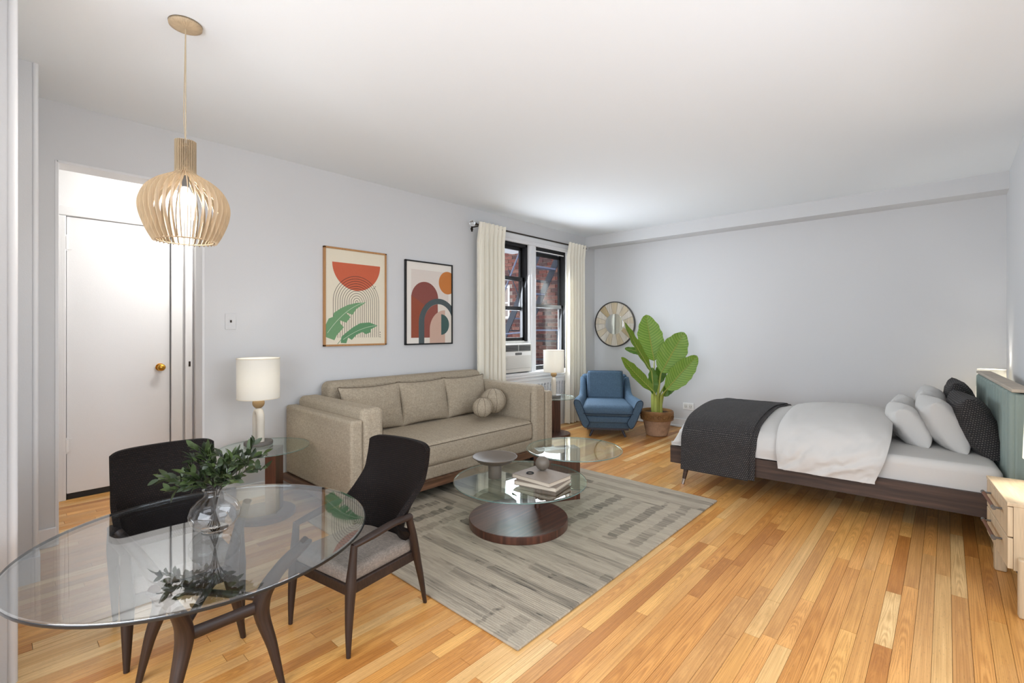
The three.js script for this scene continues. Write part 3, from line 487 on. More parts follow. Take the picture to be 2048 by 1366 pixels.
// ------------------------------------------------------------------ framed prints
function canvasTex(w, h, draw) { const c = document.createElement('canvas'); c.width = w; c.height = h; draw(c.getContext('2d'), w, h); const t = new THREE.CanvasTexture(c); t.colorSpace = THREE.SRGBColorSpace; return t; }
function speckle(g, w, h, n, a) { for (let i = 0; i < n; i++) { g.fillStyle = rng() < 0.5 ? `rgba(255,250,235,${a * rng()})` : `rgba(60,40,30,${a * rng() * 0.7})`; const s = rr(1, 4); g.fillRect(rng() * w, rng() * h, s, s); } }
const print1 = canvasTex(600, 840, (g, w, h) => {
  g.fillStyle = '#e6dcc6'; g.fillRect(0, 0, w, h);
  g.fillStyle = '#c8603f'; g.beginPath(); g.arc(w * 0.51, h * 0.135, w * 0.405, 0, Math.PI); g.fill();
  g.strokeStyle = '#3a2f29'; g.lineWidth = 4;
  for (let i = 0; i < 11; i++) { const r = w * (0.385 - i * 0.0365), cx = w * 0.505, cyy = h * 0.545; g.beginPath(); g.moveTo(cx - r, h * 0.93); g.lineTo(cx - r, cyy); g.arc(cx, cyy, r, Math.PI, 0); g.lineTo(cx + r, h * 0.93); g.stroke(); }
  const leaf = (pts, c) => { g.fillStyle = c; g.beginPath(); g.moveTo(pts[0][0] * w, pts[0][1] * h); for (const [x, y] of pts.slice(1)) g.lineTo(x * w, y * h); g.closePath(); g.fill(); };
  leaf([[0.66, 0.545], [0.50, 0.555], [0.36, 0.58], [0.24, 0.62], [0.13, 0.67], [0.12, 0.71], [0.05, 0.73], [0.0, 0.80], [0.0, 0.92], [0.14, 0.955], [0.18, 0.90], [0.29, 0.82], [0.24, 0.785], [0.22, 0.745], [0.33, 0.77], [0.40, 0.71], [0.32, 0.66], [0.43, 0.685], [0.50, 0.62]], '#6f9a6d');
  leaf([[0.87, 0.80], [0.72, 0.765], [0.56, 0.775], [0.44, 0.82], [0.33, 0.875], [0.25, 0.92], [0.24, 0.985], [0.33, 0.99], [0.36, 0.93], [0.42, 0.955], [0.50, 0.90], [0.60, 0.87], [0.66, 0.895], [0.74, 0.875], [0.75, 0.84]], '#5f9065');
  g.strokeStyle = '#dfe3cd'; g.lineWidth = 3; g.beginPath(); g.moveTo(w * 0.62, h * 0.55); g.quadraticCurveTo(w * 0.3, h * 0.62, w * 0.03, h * 0.88); g.stroke(); g.beginPath(); g.moveTo(w * 0.84, h * 0.80); g.quadraticCurveTo(w * 0.55, h * 0.82, w * 0.28, h * 0.95); g.stroke();
  g.strokeStyle = '#5f8f66'; g.lineWidth = 5; g.beginPath(); g.moveTo(w * 0.26, h * 0.94); g.lineTo(w * 0.19, h * 0.995); g.stroke();
  g.fillStyle = '#33453d'; for (const [x, y] of [[0.83, 0.365], [0.805, 0.385], [0.915, 0.875], [0.915, 0.903], [0.915, 0.926]]) { g.beginPath(); g.arc(x * w, y * h, 4.5, 0, 7); g.fill(); }
  speckle(g, w, h, 5000, 0.10);
});
const print2 = canvasTex(600, 840, (g, w, h) => {
  g.fillStyle = '#e9e3da'; g.fillRect(0, 0, w, h);
  g.fillStyle = '#ddd2c9'; g.fillRect(w * 0.10, h * 0.09, w * 0.83, h * 0.82);
  const arch = (x0, x1, top, bot, c) => { const r = (x1 - x0) / 2 * w; g.fillStyle = c; g.beginPath(); g.moveTo(x0 * w, bot * h); g.lineTo(x0 * w, top * h + r); g.arc((x0 + x1) / 2 * w, top * h + r, r, Math.PI, 0); g.lineTo(x1 * w, bot * h); g.fill(); };
  g.fillStyle = '#c77937'; g.beginPath(); g.arc(w * 0.91, h * 0.225, w * 0.205, 0, 7); g.fill();
  arch(0.10, 0.69, 0.235, 0.93, '#884a41');
  g.fillStyle = 'rgba(154,74,40,0.65)'; g.beginPath(); g.moveTo(w * 0.10, h * 0.41); g.lineTo(w * 0.45, h * 0.55); g.lineTo(w * 0.28, h * 0.93); g.lineTo(w * 0.10, h * 0.93); g.fill();
  arch(0.26, 1.14, 0.435, 1.0, '#4b5658'); arch(0.38, 1.02, 0.505, 1.0, '#e2d9cd');
  g.fillStyle = '#8e4d42'; g.beginPath(); g.moveTo(w * 0.38, h * 0.93); g.lineTo(w * 0.38, h * 0.70); g.arc(w * 0.70, h * 0.735, w * 0.32, Math.PI, Math.PI * 1.48); g.lineTo(w * 0.69, h * 0.93); g.fill();
  g.fillStyle = '#ccaa98'; g.beginPath(); g.moveTo(w * 0.50, h); g.lineTo(w * 0.50, h * 0.82); g.arc(w * 0.85, h * 0.83, w * 0.35, Math.PI, Math.PI * 1.5); g.lineTo(w * 0.85, h); g.fill();
  g.fillStyle = '#3f5a57'; g.beginPath(); g.arc(w * 0.76, h * 0.765, w * 0.185, -Math.PI / 2, Math.PI / 2); g.fill();
  speckle(g, w, h, 5000, 0.10);
});
function framed(label, z0, z1, y0, y1, mat, print, fw) {
  const f = thing('framed_print', label, 'picture', [0.001, (y0 + y1) / 2, (z0 + z1) / 2]), w = z1 - z0, h = y1 - y0, d = 0.028;
  part('frame', [r2(0, d, h / 2 - fw, h / 2, -w / 2, w / 2, 0.002, 1), r2(0, d, -h / 2, -h / 2 + fw, -w / 2, w / 2, 0.002, 1), r2(0, d, -h / 2, h / 2, -w / 2, -w / 2 + fw, 0.002, 1), r2(0, d, -h / 2, h / 2, w / 2 - fw, w / 2, 0.002, 1)], mat, f);
  const p = new THREE.PlaneGeometry(w - 2 * fw, h - 2 * fw).rotateY(Math.PI / 2).translate(0.018, 0, 0);
  part('print', p, M('#ffffff', 0.6, { map: print }), f); part('backing', b2(0.001, 0.015, -h / 2 + 0.005, h / 2 - 0.005, -w / 2 + 0.005, w / 2 - 0.005), mt.offWhite, f);
}
framed('oak framed print of a red half circle, line arches and green leaves', 3.691, 4.312, 1.165, 2.041, mt.oakFrame, print1, 0.016);
framed('black framed print of maroon, teal and pink arches with an orange circle', 2.862, 3.474, 1.157, 2.015, mt.black, print2, 0.014);
{ const s = thing('light_switch', 'white light switch plate with a small dark toggle', 'switch', [0.001, 1.374, 5.031]); part('plate', r2(0, 0.006, -0.06, 0.06, -0.037, 0.037, 0.003, 2), mt.wall, s); part('toggle', r2(0.005, 0.016, -0.008, 0.01, -0.005, 0.005, 0.002, 2), mt.bronze, s); }
{ const s = thing('wall_outlet', 'white double outlet on the back wall beside the potted plant', 'outlet', [1.465, 0.291, 0.001]); part('plate', r2(-0.072, 0.072, -0.046, 0.046, 0, 0.007, 0.003, 2), mt.white, s); for (const x of [-0.032, 0.032]) { const f = part('socket', r2(x - 0.026, x + 0.026, -0.03, 0.03, 0.006, 0.009, 0.002, 2), mt.offWhite, s); part('slot', [b2(x - 0.012, x - 0.008, -0.008, 0.008, 0.0085, 0.0095), b2(x + 0.008, x + 0.012, -0.008, 0.008, 0.0085, 0.0095), b2(x - 0.003, x + 0.003, -0.02, -0.014, 0.0085, 0.0095)], mt.plasticDark, f); } }

// round mirror
{
  const m = thing('round_mirror', 'round mirror framed with pale wood wedges and a dark metal rim', 'mirror', [0.36, 1.393, 0.002]);
  part('rim', lathe([[0.322, 0], [0.336, 0], [0.336, 0.03], [0.322, 0.03]], 72).rotateX(Math.PI / 2), mt.dullMetal, m);
  part('backing', lathe([[0, 0], [0.323, 0], [0.323, 0.01], [0, 0.01]], 72).rotateX(Math.PI / 2), mt.offWhite, m);
  const tones = ['#eadfc9', '#f2eee6', '#e8d9bd', '#f3efe7', '#eee4d2', '#efe9df', '#efe3cb', '#f0ebe2', '#d3c09b', '#f3eee4'].map(c => M(c, 0.6, { map: rep(paleGrain, 3, 1.5) }));
  const N = 18; for (let i = 0; i < N; i++) { const a0 = i / N * Math.PI * 2 + 0.01, a1 = (i + 1) / N * Math.PI * 2 - 0.01, s = new THREE.Shape(); s.absarc(0, 0, 0.319, a0, a1, false); s.absarc(0, 0, 0.152, a1, a0, true); part('wedge', boxUV(new THREE.ExtrudeGeometry(s, { depth: 0.012, bevelEnabled: false, curveSegments: 4 }).translate(0, 0, 0.01)), tones[(i * 3) % tones.length], m); }
  part('mirror_glass', lathe([[0, 0], [0.15, 0], [0.15, 0.012], [0, 0.012]], 64).rotateX(Math.PI / 2).translate(0, 0, 0.008), mt.mirror, m);
}

// ------------------------------------------------------------------ dining table, vase and branches
const DT = [1.986, 0, 5.695];
{
  const t = thing('dining_table', 'round glass dining table on a dark wooden crossed frame', 'dining table', DT), yt = 0.548;
  disc(0.549, 0.016, mt.dineGlass, mt.darkEdge, t).position.y = yt;
  const legs = [];
  for (const [sx, sz] of [[1, 1], [1, -1], [-1, 1], [-1, -1]]) {
    const foot = [0.205 * sx, 0.0, 0.178 * sz], node = [0.165 * sx, 0.31, 0.118 * sz], top = [0.30 * sx, yt - 0.001, 0.225 * sz], mid = [0.185 * sx, 0.15, 0.15 * sz], up = [0.215 * sx, 0.43, 0.155 * sz];
    part('leg', taper([foot, mid, node, up, top], [0.014, 0.024, 0.038, 0.027, 0.021], 12, 28, 0.75), mt.espresso, t);
    part('pad', cy(0.018, 0.018, 0.006, top[0], yt - 0.004, top[2], 16), mt.softBlack, t);
  }
  for (const sx of [1, -1]) part('stretcher', taper([[0.165 * sx, 0.305, 0.125], [0.164 * sx, 0.305, 0], [0.165 * sx, 0.305, -0.125]], [0.023, 0.021, 0.023], 10, 12, 0.7), mt.espresso, t);
  part('cross_brace', taper([[0.16, 0.335, 0.115], [0, 0.36, 0], [-0.16, 0.335, -0.115]], [0.013, 0.012, 0.013], 10, 16), mt.espresso, t);
  part('cross_brace', taper([[0.16, 0.335, -0.115], [0, 0.338, 0], [-0.16, 0.335, 0.115]], [0.013, 0.012, 0.013], 10, 16), mt.espresso, t);
}
{
  const y = 0.5645;
  const v = thing('glass_vase', 'round clear glass vase on the dining table', 'vase', [1.972, y, 5.676]);
  part('body', lathe([[0.0, 0.002], [0.045, 0.003], [0.068, 0.018], [0.084, 0.045], [0.086, 0.066], [0.076, 0.092], [0.056, 0.112], [0.038, 0.124], [0.033, 0.135], [0.036, 0.148], [0.040, 0.152]], 64), mt.vaseGlass, v);
  part('lip', new THREE.TorusGeometry(0.039, 0.0022, 8, 48).rotateX(Math.PI / 2).translate(0, 0.152, 0), mt.vaseGlass, v);
  part('thick_base', lathe([[0, 0.0], [0.044, 0.0005], [0.044, 0.006], [0, 0.008]], 48), M('#ffffff', 0, { transmission: 1, thickness: 0.01, ior: 1.5 }), v);
  // seven leafy stems, axis e points to the right of the view
  const e = V(Math.cos(YAW), 0, -Math.sin(YAW)), d = V(-Math.sin(YAW), 0, -Math.cos(YAW));
  const leafG = [0, 1].map(k => { const L = 0.037 + k * 0.008, W = 0.0085 + k * 0.0016; return clean(grid(4, 2, (u, w) => V((w - 0.5) * 2 * W * Math.pow(Math.sin(Math.PI * (0.04 + 0.94 * u)), 0.8), 0.004 * Math.sin(Math.PI * u) - 0.10 * Math.abs(w - 0.5) * W * -6 * 0.3, L * u))); });
  const stems = [
    ['leafy green stem reaching far left from the vase', -0.225, 0.200, 0.02, -0.55], ['leafy green stem drooping left over the vase shoulder', -0.125, 0.185, -0.06, -0.7], ['leafy green stem arching up to the left of the vase', -0.120, 0.262, 0.05, 0],
    ['leafy green stem standing tallest above the vase', -0.025, 0.300, -0.02, 0.2], ['upright leafy green stem just right of the vase neck', 0.055, 0.285, 0.03, 0.2], ['leafy green stem arching right behind the others', 0.15, 0.275, 0.06, 0.1], ['leafy green stem reaching far right from the vase', 0.205, 0.245, -0.03, 0.1], ['short leafy green stem in front of the vase neck', -0.05, 0.215, -0.07, -0.2], ['short leafy green stem right of the vase neck, leaning forward', 0.10, 0.215, -0.05, -0.1]];
  stems.forEach(([label, a, hh0, b, droop], si) => { const h = 0.145 + (hh0 - 0.145) * 0.9;
    const s = thing('leafy_stem', label, 'branch', [1.972, y, 5.676], 0, 'stems in the glass vase');
    const P = (k, hh, bb) => e.clone().multiplyScalar(k).addScaledVector(d, bb).setY(hh);
    const base = P(-a * 0.12 + rr(-0.008, 0.008), 0.010, -b * 0.1), neck = P(a * 0.06 + (si - 3) * 0.003, 0.145, b * 0.1), mid = P(a * 0.5, lerp(0.15, h, 0.72), b * 0.55), tip = P(a, h + droop * 0.03, b);
    const cv = new THREE.CatmullRomCurve3([base, P(a * 0.0, 0.07, 0), neck, mid, tip]);
    part('twig', new THREE.TubeGeometry(cv, 28, 0.0017, 6), mt.twig, s);
    let n = 0;
    const put = (t, curve) => { const p = curve.getPoint(t), tg = curve.getTangent(t), side = V(rr(-1, 1), rr(-0.6, 1), rr(-1, 1)).normalize(), dir = tg.clone().multiplyScalar(0.9).addScaledVector(side, 0.85).normalize(); const m = part('leaf', leafG[n % 2], rng() < 0.55 ? mt.leafDark : mt.leafMid, s); m.position.copy(p); m.quaternion.setFromUnitVectors(V(0, 0, 1), dir); m.rotateZ(rr(-1, 1)); m.scale.setScalar(rr(0.8, 1.15)); n++; };
    for (let i = 0; i < 22; i++) put(0.56 + 0.44 * (i / 21), cv);
    for (let k = 0; k < 3; k++) { const t0 = 0.60 + k * 0.11, p = cv.getPoint(t0), q = p.clone().add(V(rr(-1, 1), rr(0.0, 1), rr(-1, 1)).normalize().multiplyScalar(0.055)).addScaledVector(cv.getTangent(t0), 0.03), tw = new THREE.CatmullRomCurve3([p, p.clone().lerp(q, 0.5).add(V(0, 0.006, 0)), q]); part('twig', new THREE.TubeGeometry(tw, 8, 0.0012, 5), mt.twig, s); for (let i = 0; i < 7; i++) put(0.3 + 0.7 * i / 6, tw); }
  });
}
// dining chairs: seat centre at the origin, facing +z
function diningChair(label, at, turn) {
  const c = thing('dining_chair', label, 'chair', at, turn, 'woven back dining chairs');
  for (const s of [1, -1]) {
    part('front_leg', taper([[0.200 * s, 0, 0.226], [0.198 * s, 0.12, 0.222], [0.196 * s, 0.27, 0.212], [0.198 * s, 0.36, 0.205], [0.200 * s, 0.442, 0.198]], [0.010, 0.017, 0.025, 0.019, 0.015], 12, 26, 0.85), mt.espresso, c);
    part('back_leg', taper([[0.185 * s, 0, -0.226], [0.192 * s, 0.14, -0.190], [0.198 * s, 0.27, -0.152], [0.205 * s, 0.36, -0.126], [0.208 * s, 0.452, -0.098]], [0.010, 0.016, 0.021, 0.021, 0.018], 12, 26, 0.85), mt.espresso, c);
    part('armrest', taper([[0.200 * s, 0.437, 0.205], [0.206 * s, 0.450, 0.10], [0.210 * s, 0.462, 0.0], [0.208 * s, 0.458, -0.105]], [0.014, 0.019, 0.018, 0.019], 12, 20, 0.8), mt.espresso, c);
    part('side_rail', r2(0.182 * s - 0.012, 0.182 * s + 0.012, 0.235, 0.282, -0.155, 0.212, 0.006, 2), mt.espresso, c);
  }
  part('front_rail', r2(-0.19, 0.19, 0.235, 0.282, 0.196, 0.22, 0.006, 2), mt.espresso, c);
  part('rear_rail', r2(-0.18, 0.18, 0.235, 0.275, -0.165, -0.14, 0.006, 2), mt.espresso, c);
  const seat = part('seat', boxUV(r2(-0.186, 0.186, 0.272, 0.338, -0.15, 0.218, 0.028, 5)), mt.seatGrey, c);
  { const p = seat.geometry.attributes.position; for (let i = 0; i < p.count; i++) if (p.getY(i) > 0.31) p.setY(i, p.getY(i) + 0.012 * (1 - Math.pow(p.getX(i) / 0.19, 2))); }
  const back = (u, v) => {
    const a = u * 2 - 1, y0 = 0.262 + 0.11 * Math.pow(Math.abs(a), 3), y1 = 0.765 - 0.020 * Math.pow(Math.abs(a), 10) - 0.004 * a * a, y = lerp(y0, y1, v), low = (1 - sstep(0.16, 0.64, v)) * (0.30 + 0.70 * sstep(0, 0.22, v)), W = lerp(0.185, 0.206, sstep(0.1, 0.5, v)) + 0.018 * low;
    const am = 0.30 + 1.0 * low, ang = a * am, R = W / Math.sin(am);
    return V(Math.sin(ang) * R, y, -0.170 - 0.085 * sstep(0.05, 1, v) + (1 - Math.cos(ang)) * R * (0.9 + 0.0 * v) - 0.012 * (1 - low));
  };
  part('backrest', boxUV(smooth(shell(36, 26, (u, v) => back(1 - u, v), 0.026), 0.9)), mt.wicker, c);
  return c;
}
diningChair('dark woven dining chair with arms beside the rug, pulled up to the table', [2.0, 0.0005, 5.088], 0.162);
diningChair('dark woven dining chair in front of the white hall door', [1.462, 0.0005, 5.688], 1.545);

// ------------------------------------------------------------------ pendant lamp
{
  const t = thing('pendant_lamp', 'slatted pale wood globe pendant lamp hanging from the ceiling', 'lamp', [1.451, H, 5.65]);
  part('canopy', lathe([[0, -0.022], [0.045, -0.021], [0.064, -0.014], [0.066, -0.001], [0, -0.0005]], 48), mt.slat, t);
  part('cord', [tube([[0.002, -0.02, 0], [0.003, -0.15, 0], [0.002, -0.34, 0], [0.003, -0.54, 0]], 0.0022, 20, 8)], M('#b6a488', 0.8), t);
  part('cord', [tube([[-0.002, -0.02, 0], [-0.005, -0.2, 0.002], [-0.016, -0.42, 0.003], [-0.012, -0.5, 0], [0.008, -0.55, 0]], 0.0018, 24, 8)], M('#b6a488', 0.8), t);
  const out = [[0.042, -0.533], [0.042, -0.660], [0.047, -0.680], [0.075, -0.697], [0.115, -0.722], [0.150, -0.757], [0.170, -0.800], [0.176, -0.838], [0.170, -0.880], [0.155, -0.925], [0.138, -0.963], [0.122, -0.992]];
  const cv = new THREE.SplineCurve(out.map(p => new THREE.Vector2(...p))), pts = cv.getPoints(48), inn = pts.map((p, i) => { const q = pts[Math.min(i + 1, 48)], r = pts[Math.max(i - 1, 0)], tx = q.x - r.x, ty = q.y - r.y, l = Math.hypot(tx, ty), dep = i < 14 ? 0.018 : 0.021; return new THREE.Vector2(p.x + ty / l * dep, p.y - tx / l * dep); });
  const shp = new THREE.Shape([...pts, ...inn.reverse()]), sg = clean(new THREE.ExtrudeGeometry(shp, { depth: 0.0022, bevelEnabled: false }).translate(0, 0, -0.0011));
  const N = 36; const sgu = boxUV(sg.clone(), 1); for (let i = 0; i < N; i++) { const m = part('slat', sgu, mt.slat, t); m.rotation.y = i / N * Math.PI * 2; }
  for (const [y, r] of [[-0.56, 0.030], [-0.652, 0.030], [-0.985, 0.110]]) part('ring', new THREE.TorusGeometry(r, 0.003, 8, 48).rotateX(Math.PI / 2).translate(0, y, 0), mt.slat, t);
  part('socket', cy(0.014, 0.014, 0.05, 0, -0.715, 0, 20), mt.plasticDark, t);
  part('bulb', lathe([[0.001, -0.83], [0.016, -0.825], [0.027, -0.805], [0.029, -0.785], [0.022, -0.760], [0.013, -0.742], [0.001, -0.741]], 28), M('#ffffff', 0.4, { emissive: '#fff8ee', emissiveIntensity: 0.9 }), t);
  const p = new THREE.PointLight(new THREE.Color(1, 0.97, 0.93), 0.55, 0, 2); p.position.set(1.451, H - 0.79, 5.65); p.shadow.radius = 1.4; scene.add(p);
}

// ------------------------------------------------------------------ armchair and potted plant
{
  const c = thing('armchair', 'blue upholstered armchair with flared arms in the corner', 'armchair', [0.785, 0, 0.95], 0.612);
  part('base', boxUV(loft([[-0.30, 0.31], [-0.31, 0.33], [-0.29, 0.345]].map(([b, f], i) => { const y = [0.115, 0.17, 0.265][i], w = [0.27, 0.295, 0.30][i]; return [[-w, y, b], [w, y, b], [w, y, f], [-w, y, f]]; }), 0.3)), mt.blue, c);
  part('apron_fold', boxUV(r2(-0.285, 0.285, 0.185, 0.262, 0.30, 0.362, 0.02)), mt.blue, c);
  for (const s of [1, -1]) {
    const secs = [];
    for (let i = 0; i <= 16; i++) {
      const t = i / 16, z = lerp(0.372, -0.33, t), h = 0.462 + 0.02 * t + 0.20 * sstep(0.58, 1.0, t), fl = lerp(0.408, 0.325, sstep(0, 0.9, t)), th = lerp(0.085, 0.075, t), wb = lerp(0.285, 0.29, t), y0 = 0.125, ym = (y0 + h) / 2;
      const q = [[wb - 0.02, y0], [wb + 0.012, y0 + 0.02], [lerp(wb, fl, 0.55) + 0.012, ym], [fl, h - 0.035], [fl - 0.008, h - 0.006], [fl - 0.03, h], [fl - th * 0.75, h - 0.012], [fl - th, h - 0.05], [lerp(wb, fl, 0.45) - 0.075, ym - 0.02], [wb - 0.06, y0 + 0.06]];
      secs.push(q.map(([x, y]) => [x * s, y, z]));
    }
    if (s < 0) secs.forEach(a => a.reverse());
    const arm = part('arm', loft(secs, 0.9), mt.blue, c);
    const f = secs[0].map(p => [p[0], p[1], p[2] + 0.002]); part('piping', tube(f, 0.004, 60, 6, true), mt.bluePipe, arm);
  }
  const bk = boxUV(r2(-0.30, 0.30, -0.28, 0.28, -0.045, 0.045, 0.04, 5)).rotateX(-0.22).translate(0, 0.435, -0.335);
  part('back', bk, mt.blue, c);
  const seat = boxUV(r2(-0.265, 0.265, 0.262, 0.415, -0.24, 0.388, 0.06, 6)); { const p = seat.attributes.position; for (let i = 0; i < p.count; i++) { const z = p.getZ(i); if (z > 0.1) p.setX(i, p.getX(i) * (1 + 0.16 * sstep(0.0, 0.35, z))); p.setY(i, p.getY(i) + (p.getY(i) > 0.33 ? 0.012 * (1 - Math.pow(p.getX(i) / 0.3, 2)) - 0.03 * sstep(0.25, 0.39, z) : 0)); } }
  const sc = part('seat_cushion', seat, mt.blue, c); part('piping', tube([[-0.295, 0.30, 0.30], [-0.29, 0.30, 0.375], [0, 0.30, 0.392], [0.29, 0.30, 0.375], [0.295, 0.30, 0.30]], 0.004, 40, 6), mt.bluePipe, sc);
  const bc = boxUV(r2(-0.232, 0.232, -0.19, 0.19, -0.07, 0.07, 0.045, 6)).rotateX(-0.20).translate(0, 0.578, -0.215);
  const bcp = part('back_cushion', bc, mt.blue, c); part('piping', tube([[-0.222, -0.18, 0.066], [0.222, -0.18, 0.066], [0.222, 0.18, 0.066], [-0.222, 0.18, 0.066]].flatMap((p, i, a) => { const q = a[(i + 1) % 4]; return [p, [lerp(p[0], q[0], 0.06), lerp(p[1], q[1], 0.06), 0.068], [lerp(p[0], q[0], 0.5), lerp(p[1], q[1], 0.5), 0.069], [lerp(p[0], q[0], 0.94), lerp(p[1], q[1], 0.94), 0.068]]; }), 0.0035, 120, 6, true).rotateX(-0.20).translate(0, 0.578, -0.215), mt.bluePipe, bcp);
  part('rail', b2(-0.25, 0.25, 0.088, 0.118, -0.27, 0.29), mt.armLeg, c);
  for (const [x, z] of [[1, 1], [-1, 1], [1, -1], [-1, -1]]) part('leg', taper([[0.165 * x, 0.112, 0.235 * z], [0.215 * x, 0.0, 0.262 * z]], [0.021, 0.012], 10, 4), mt.armLeg, c);
}
{
  const at = [1.335, 0, 0.66], t = thing('potted_plant', 'tall banana leaf plant in a terracotta pot beside the armchair', 'plant', at, YAW - 0.12);   // its x axis runs to the right of the view
  const pot = part('pot', lathe([[0, 0], [0.118, 0], [0.128, 0.008], [0.170, 0.195], [0.176, 0.20], [0.176, 0.205]], 56), mt.clay, t);
  part('rim_band', lathe([[0.170, 0.192], [0.190, 0.196], [0.198, 0.215], [0.194, 0.245], [0.200, 0.285], [0.196, 0.305], [0.186, 0.312], [0.176, 0.305], [0.172, 0.20]], 56), mt.clayBand, pot);
  part('moulding', [new THREE.TorusGeometry(0.196, 0.006, 8, 56).rotateX(Math.PI / 2).translate(0, 0.282, 0), new THREE.TorusGeometry(0.192, 0.007, 8, 56).rotateX(Math.PI / 2).translate(0, 0.203, 0)], mt.clayBand, pot);
  part('relief', Array.from({ length: 22 }, (_, i) => { const a = i / 22 * Math.PI * 2; return new THREE.TorusGeometry(0.022, 0.006, 6, 14, 4.4).rotateZ(i * 2.1).rotateY(0).translate(0, 0.245, 0.196).rotateY(a); }), mt.clayBand, pot);
  part('soil', lathe([[0, 0.282], [0.1, 0.284], [0.176, 0.278]], 40), mt.soil, t);
  const leafTex = canvasTex(256, 512, (g, w, h) => {
    g.fillStyle = '#7aa334'; g.fillRect(0, 0, w, h);
    for (let i = 0; i < 60; i++) { g.fillStyle = `rgba(${120 + rng() * 60},${160 + rng() * 40},60,0.12)`; g.fillRect(rng() * w, rng() * h, rr(10, 60), rr(8, 30)); }
    g.lineWidth = 2.2; for (let i = -6; i < 40; i++) { const y = i * h / 34; for (const s of [-1, 1]) { g.strokeStyle = i % 2 ? 'rgba(214,222,130,0.8)' : 'rgba(60,95,25,0.45)'; g.beginPath(); g.moveTo(w / 2, y); g.quadraticCurveTo(w / 2 + s * w * 0.22, y - 6, w / 2 + s * w * 0.52, y - 46); g.stroke(); } }
    g.fillStyle = '#c3bb4a'; g.beginPath(); g.moveTo(w / 2 - 7, h); g.lineTo(w / 2 + 7, h); g.lineTo(w / 2 + 2, 0); g.lineTo(w / 2 - 2, 0); g.fill();
  });
  const leafM = M('#ffffff', 0.5, { map: leafTex, side: THREE.DoubleSide, transmission: 0.18, thickness: 0 }), leafYellow = M('#ded97a', 0.55, { map: leafTex, side: THREE.DoubleSide, transmission: 0.2, thickness: 0 }), leafDeep = M('#a9bf8a', 0.5, { map: leafTex, side: THREE.DoubleSide, transmission: 0.15, thickness: 0 });
  // canvas rows run from tip (top) to stalk (bottom); v = 0 at the stalk
  const K = 0.00612, X = px => (px - 1313) * K, Y = py => (872 - py) * K;
  const leaf = (bxp, byp, tipx, tipy, half, z0, z1, face, cup, mat, arch = 0.1) => {
    const B = V(X(bxp), Y(byp), z0), T = V(X(tipx), Y(tipy), z1), ax = T.clone().sub(B), L = ax.length(), dir = ax.clone().normalize(), front = V(Math.sin(face), 0, Math.cos(face)), side = dir.clone().cross(front).normalize(), nor = side.clone().cross(dir).normalize(), wv = rr(0, 6);
    const cvp = new THREE.QuadraticBezierCurve3(B, B.clone().addScaledVector(dir, L * 0.5).addScaledVector(nor, -L * arch), T);
    const prof = v => Math.pow(Math.sin(Math.PI * Math.pow(clamp(v), 0.78)), 0.62) * (v > 0.97 ? 0.75 : 1);
    part('leaf', shell(18, 30, (u, v) => { const a = u * 2 - 1, p = cvp.getPoint(v), w = half * K * prof(v) * (1 + 0.035 * Math.sin(v * 34 + wv + a)); return p.addScaledVector(side, a * w).addScaledVector(nor, Math.abs(a) * w * cup + 0.006 * Math.sin(v * 22 + a * 3 + wv) * Math.abs(a)).addScaledVector(dir, 0.03 * Math.abs(a) * prof(v)); }, 0.0012), mat, t);
    part('midrib', taper([cvp.getPoint(0).toArray(), cvp.getPoint(0.5).addScaledVector(nor, 0.003).toArray(), cvp.getPoint(0.97).toArray()], [0.007, 0.004, 0.0015], 6, 14), mt.stalk, t);
    return B;
  };
  const bases = [
    leaf(1309, 722, 1294, 627, 26, -0.04, -0.10, 0.05, 0.18, leafM, 0.04), leaf(1320, 745, 1366, 663, 27, 0.05, 0.02, -0.1, 0.16, leafM, 0.06), leaf(1328, 778, 1385, 709, 21, 0.11, 0.16, -0.15, 0.2, leafM, 0.10),
    leaf(1301, 742, 1247, 643, 12, 0.03, 0.10, 0.9, 0.25, leafYellow, 0.05), leaf(1304, 782, 1239, 713, 13, 0.10, 0.16, 0.75, 0.25, leafYellow, 0.06), leaf(1298, 708, 1252, 697, 7, -0.10, -0.16, 0.2, 0.2, leafDeep, 0.08),
    leaf(1330, 770, 1373, 742, 10, -0.04, -0.12, 0.0, 0.2, leafDeep, 0.0), leaf(1352, 750, 1327, 793, 12, -0.02, 0.02, 0.2, 0.2, leafDeep, 0.05), leaf(1305, 790, 1303, 735, 11, 0.06, 0.02, 0.3, 0.22, leafDeep, 0.03), leaf(1315, 770, 1327, 725, 12, -0.02, -0.06, 0.1, 0.2, leafDeep, 0.03)];
  const roots = [[-0.045, -0.02], [0.005, 0.03], [0.04, 0.04], [-0.04, 0.03], [-0.02, 0.055], [-0.05, -0.04], [0.04, -0.03], [0.05, 0.0], [-0.01, 0.02], [0.015, -0.02]];
  bases.forEach((b, i) => { if (i === 7) { part('stalk', taper([[0.04, 0.3, 0.02], [0.10, 0.56, 0.0], [0.20, 0.74, -0.02], [b.x, b.y, b.z]], [0.010, 0.007, 0.006, 0.004], 8, 20), mt.stalk, t); return; } const [x, z] = roots[i], y = 0.276; part('stalk', taper([[x, y, z], [x * 1.0 + (i % 3 - 1) * 0.004, y + 0.2, z], [lerp(x, b.x, 0.5), lerp(y + 0.2, b.y, 0.55), lerp(z, b.z, 0.5)], [b.x, b.y, b.z]], [i < 5 ? 0.022 : 0.014, i < 5 ? 0.018 : 0.012, 0.010, 0.006], 10, 20), mt.stalk, t); });
}

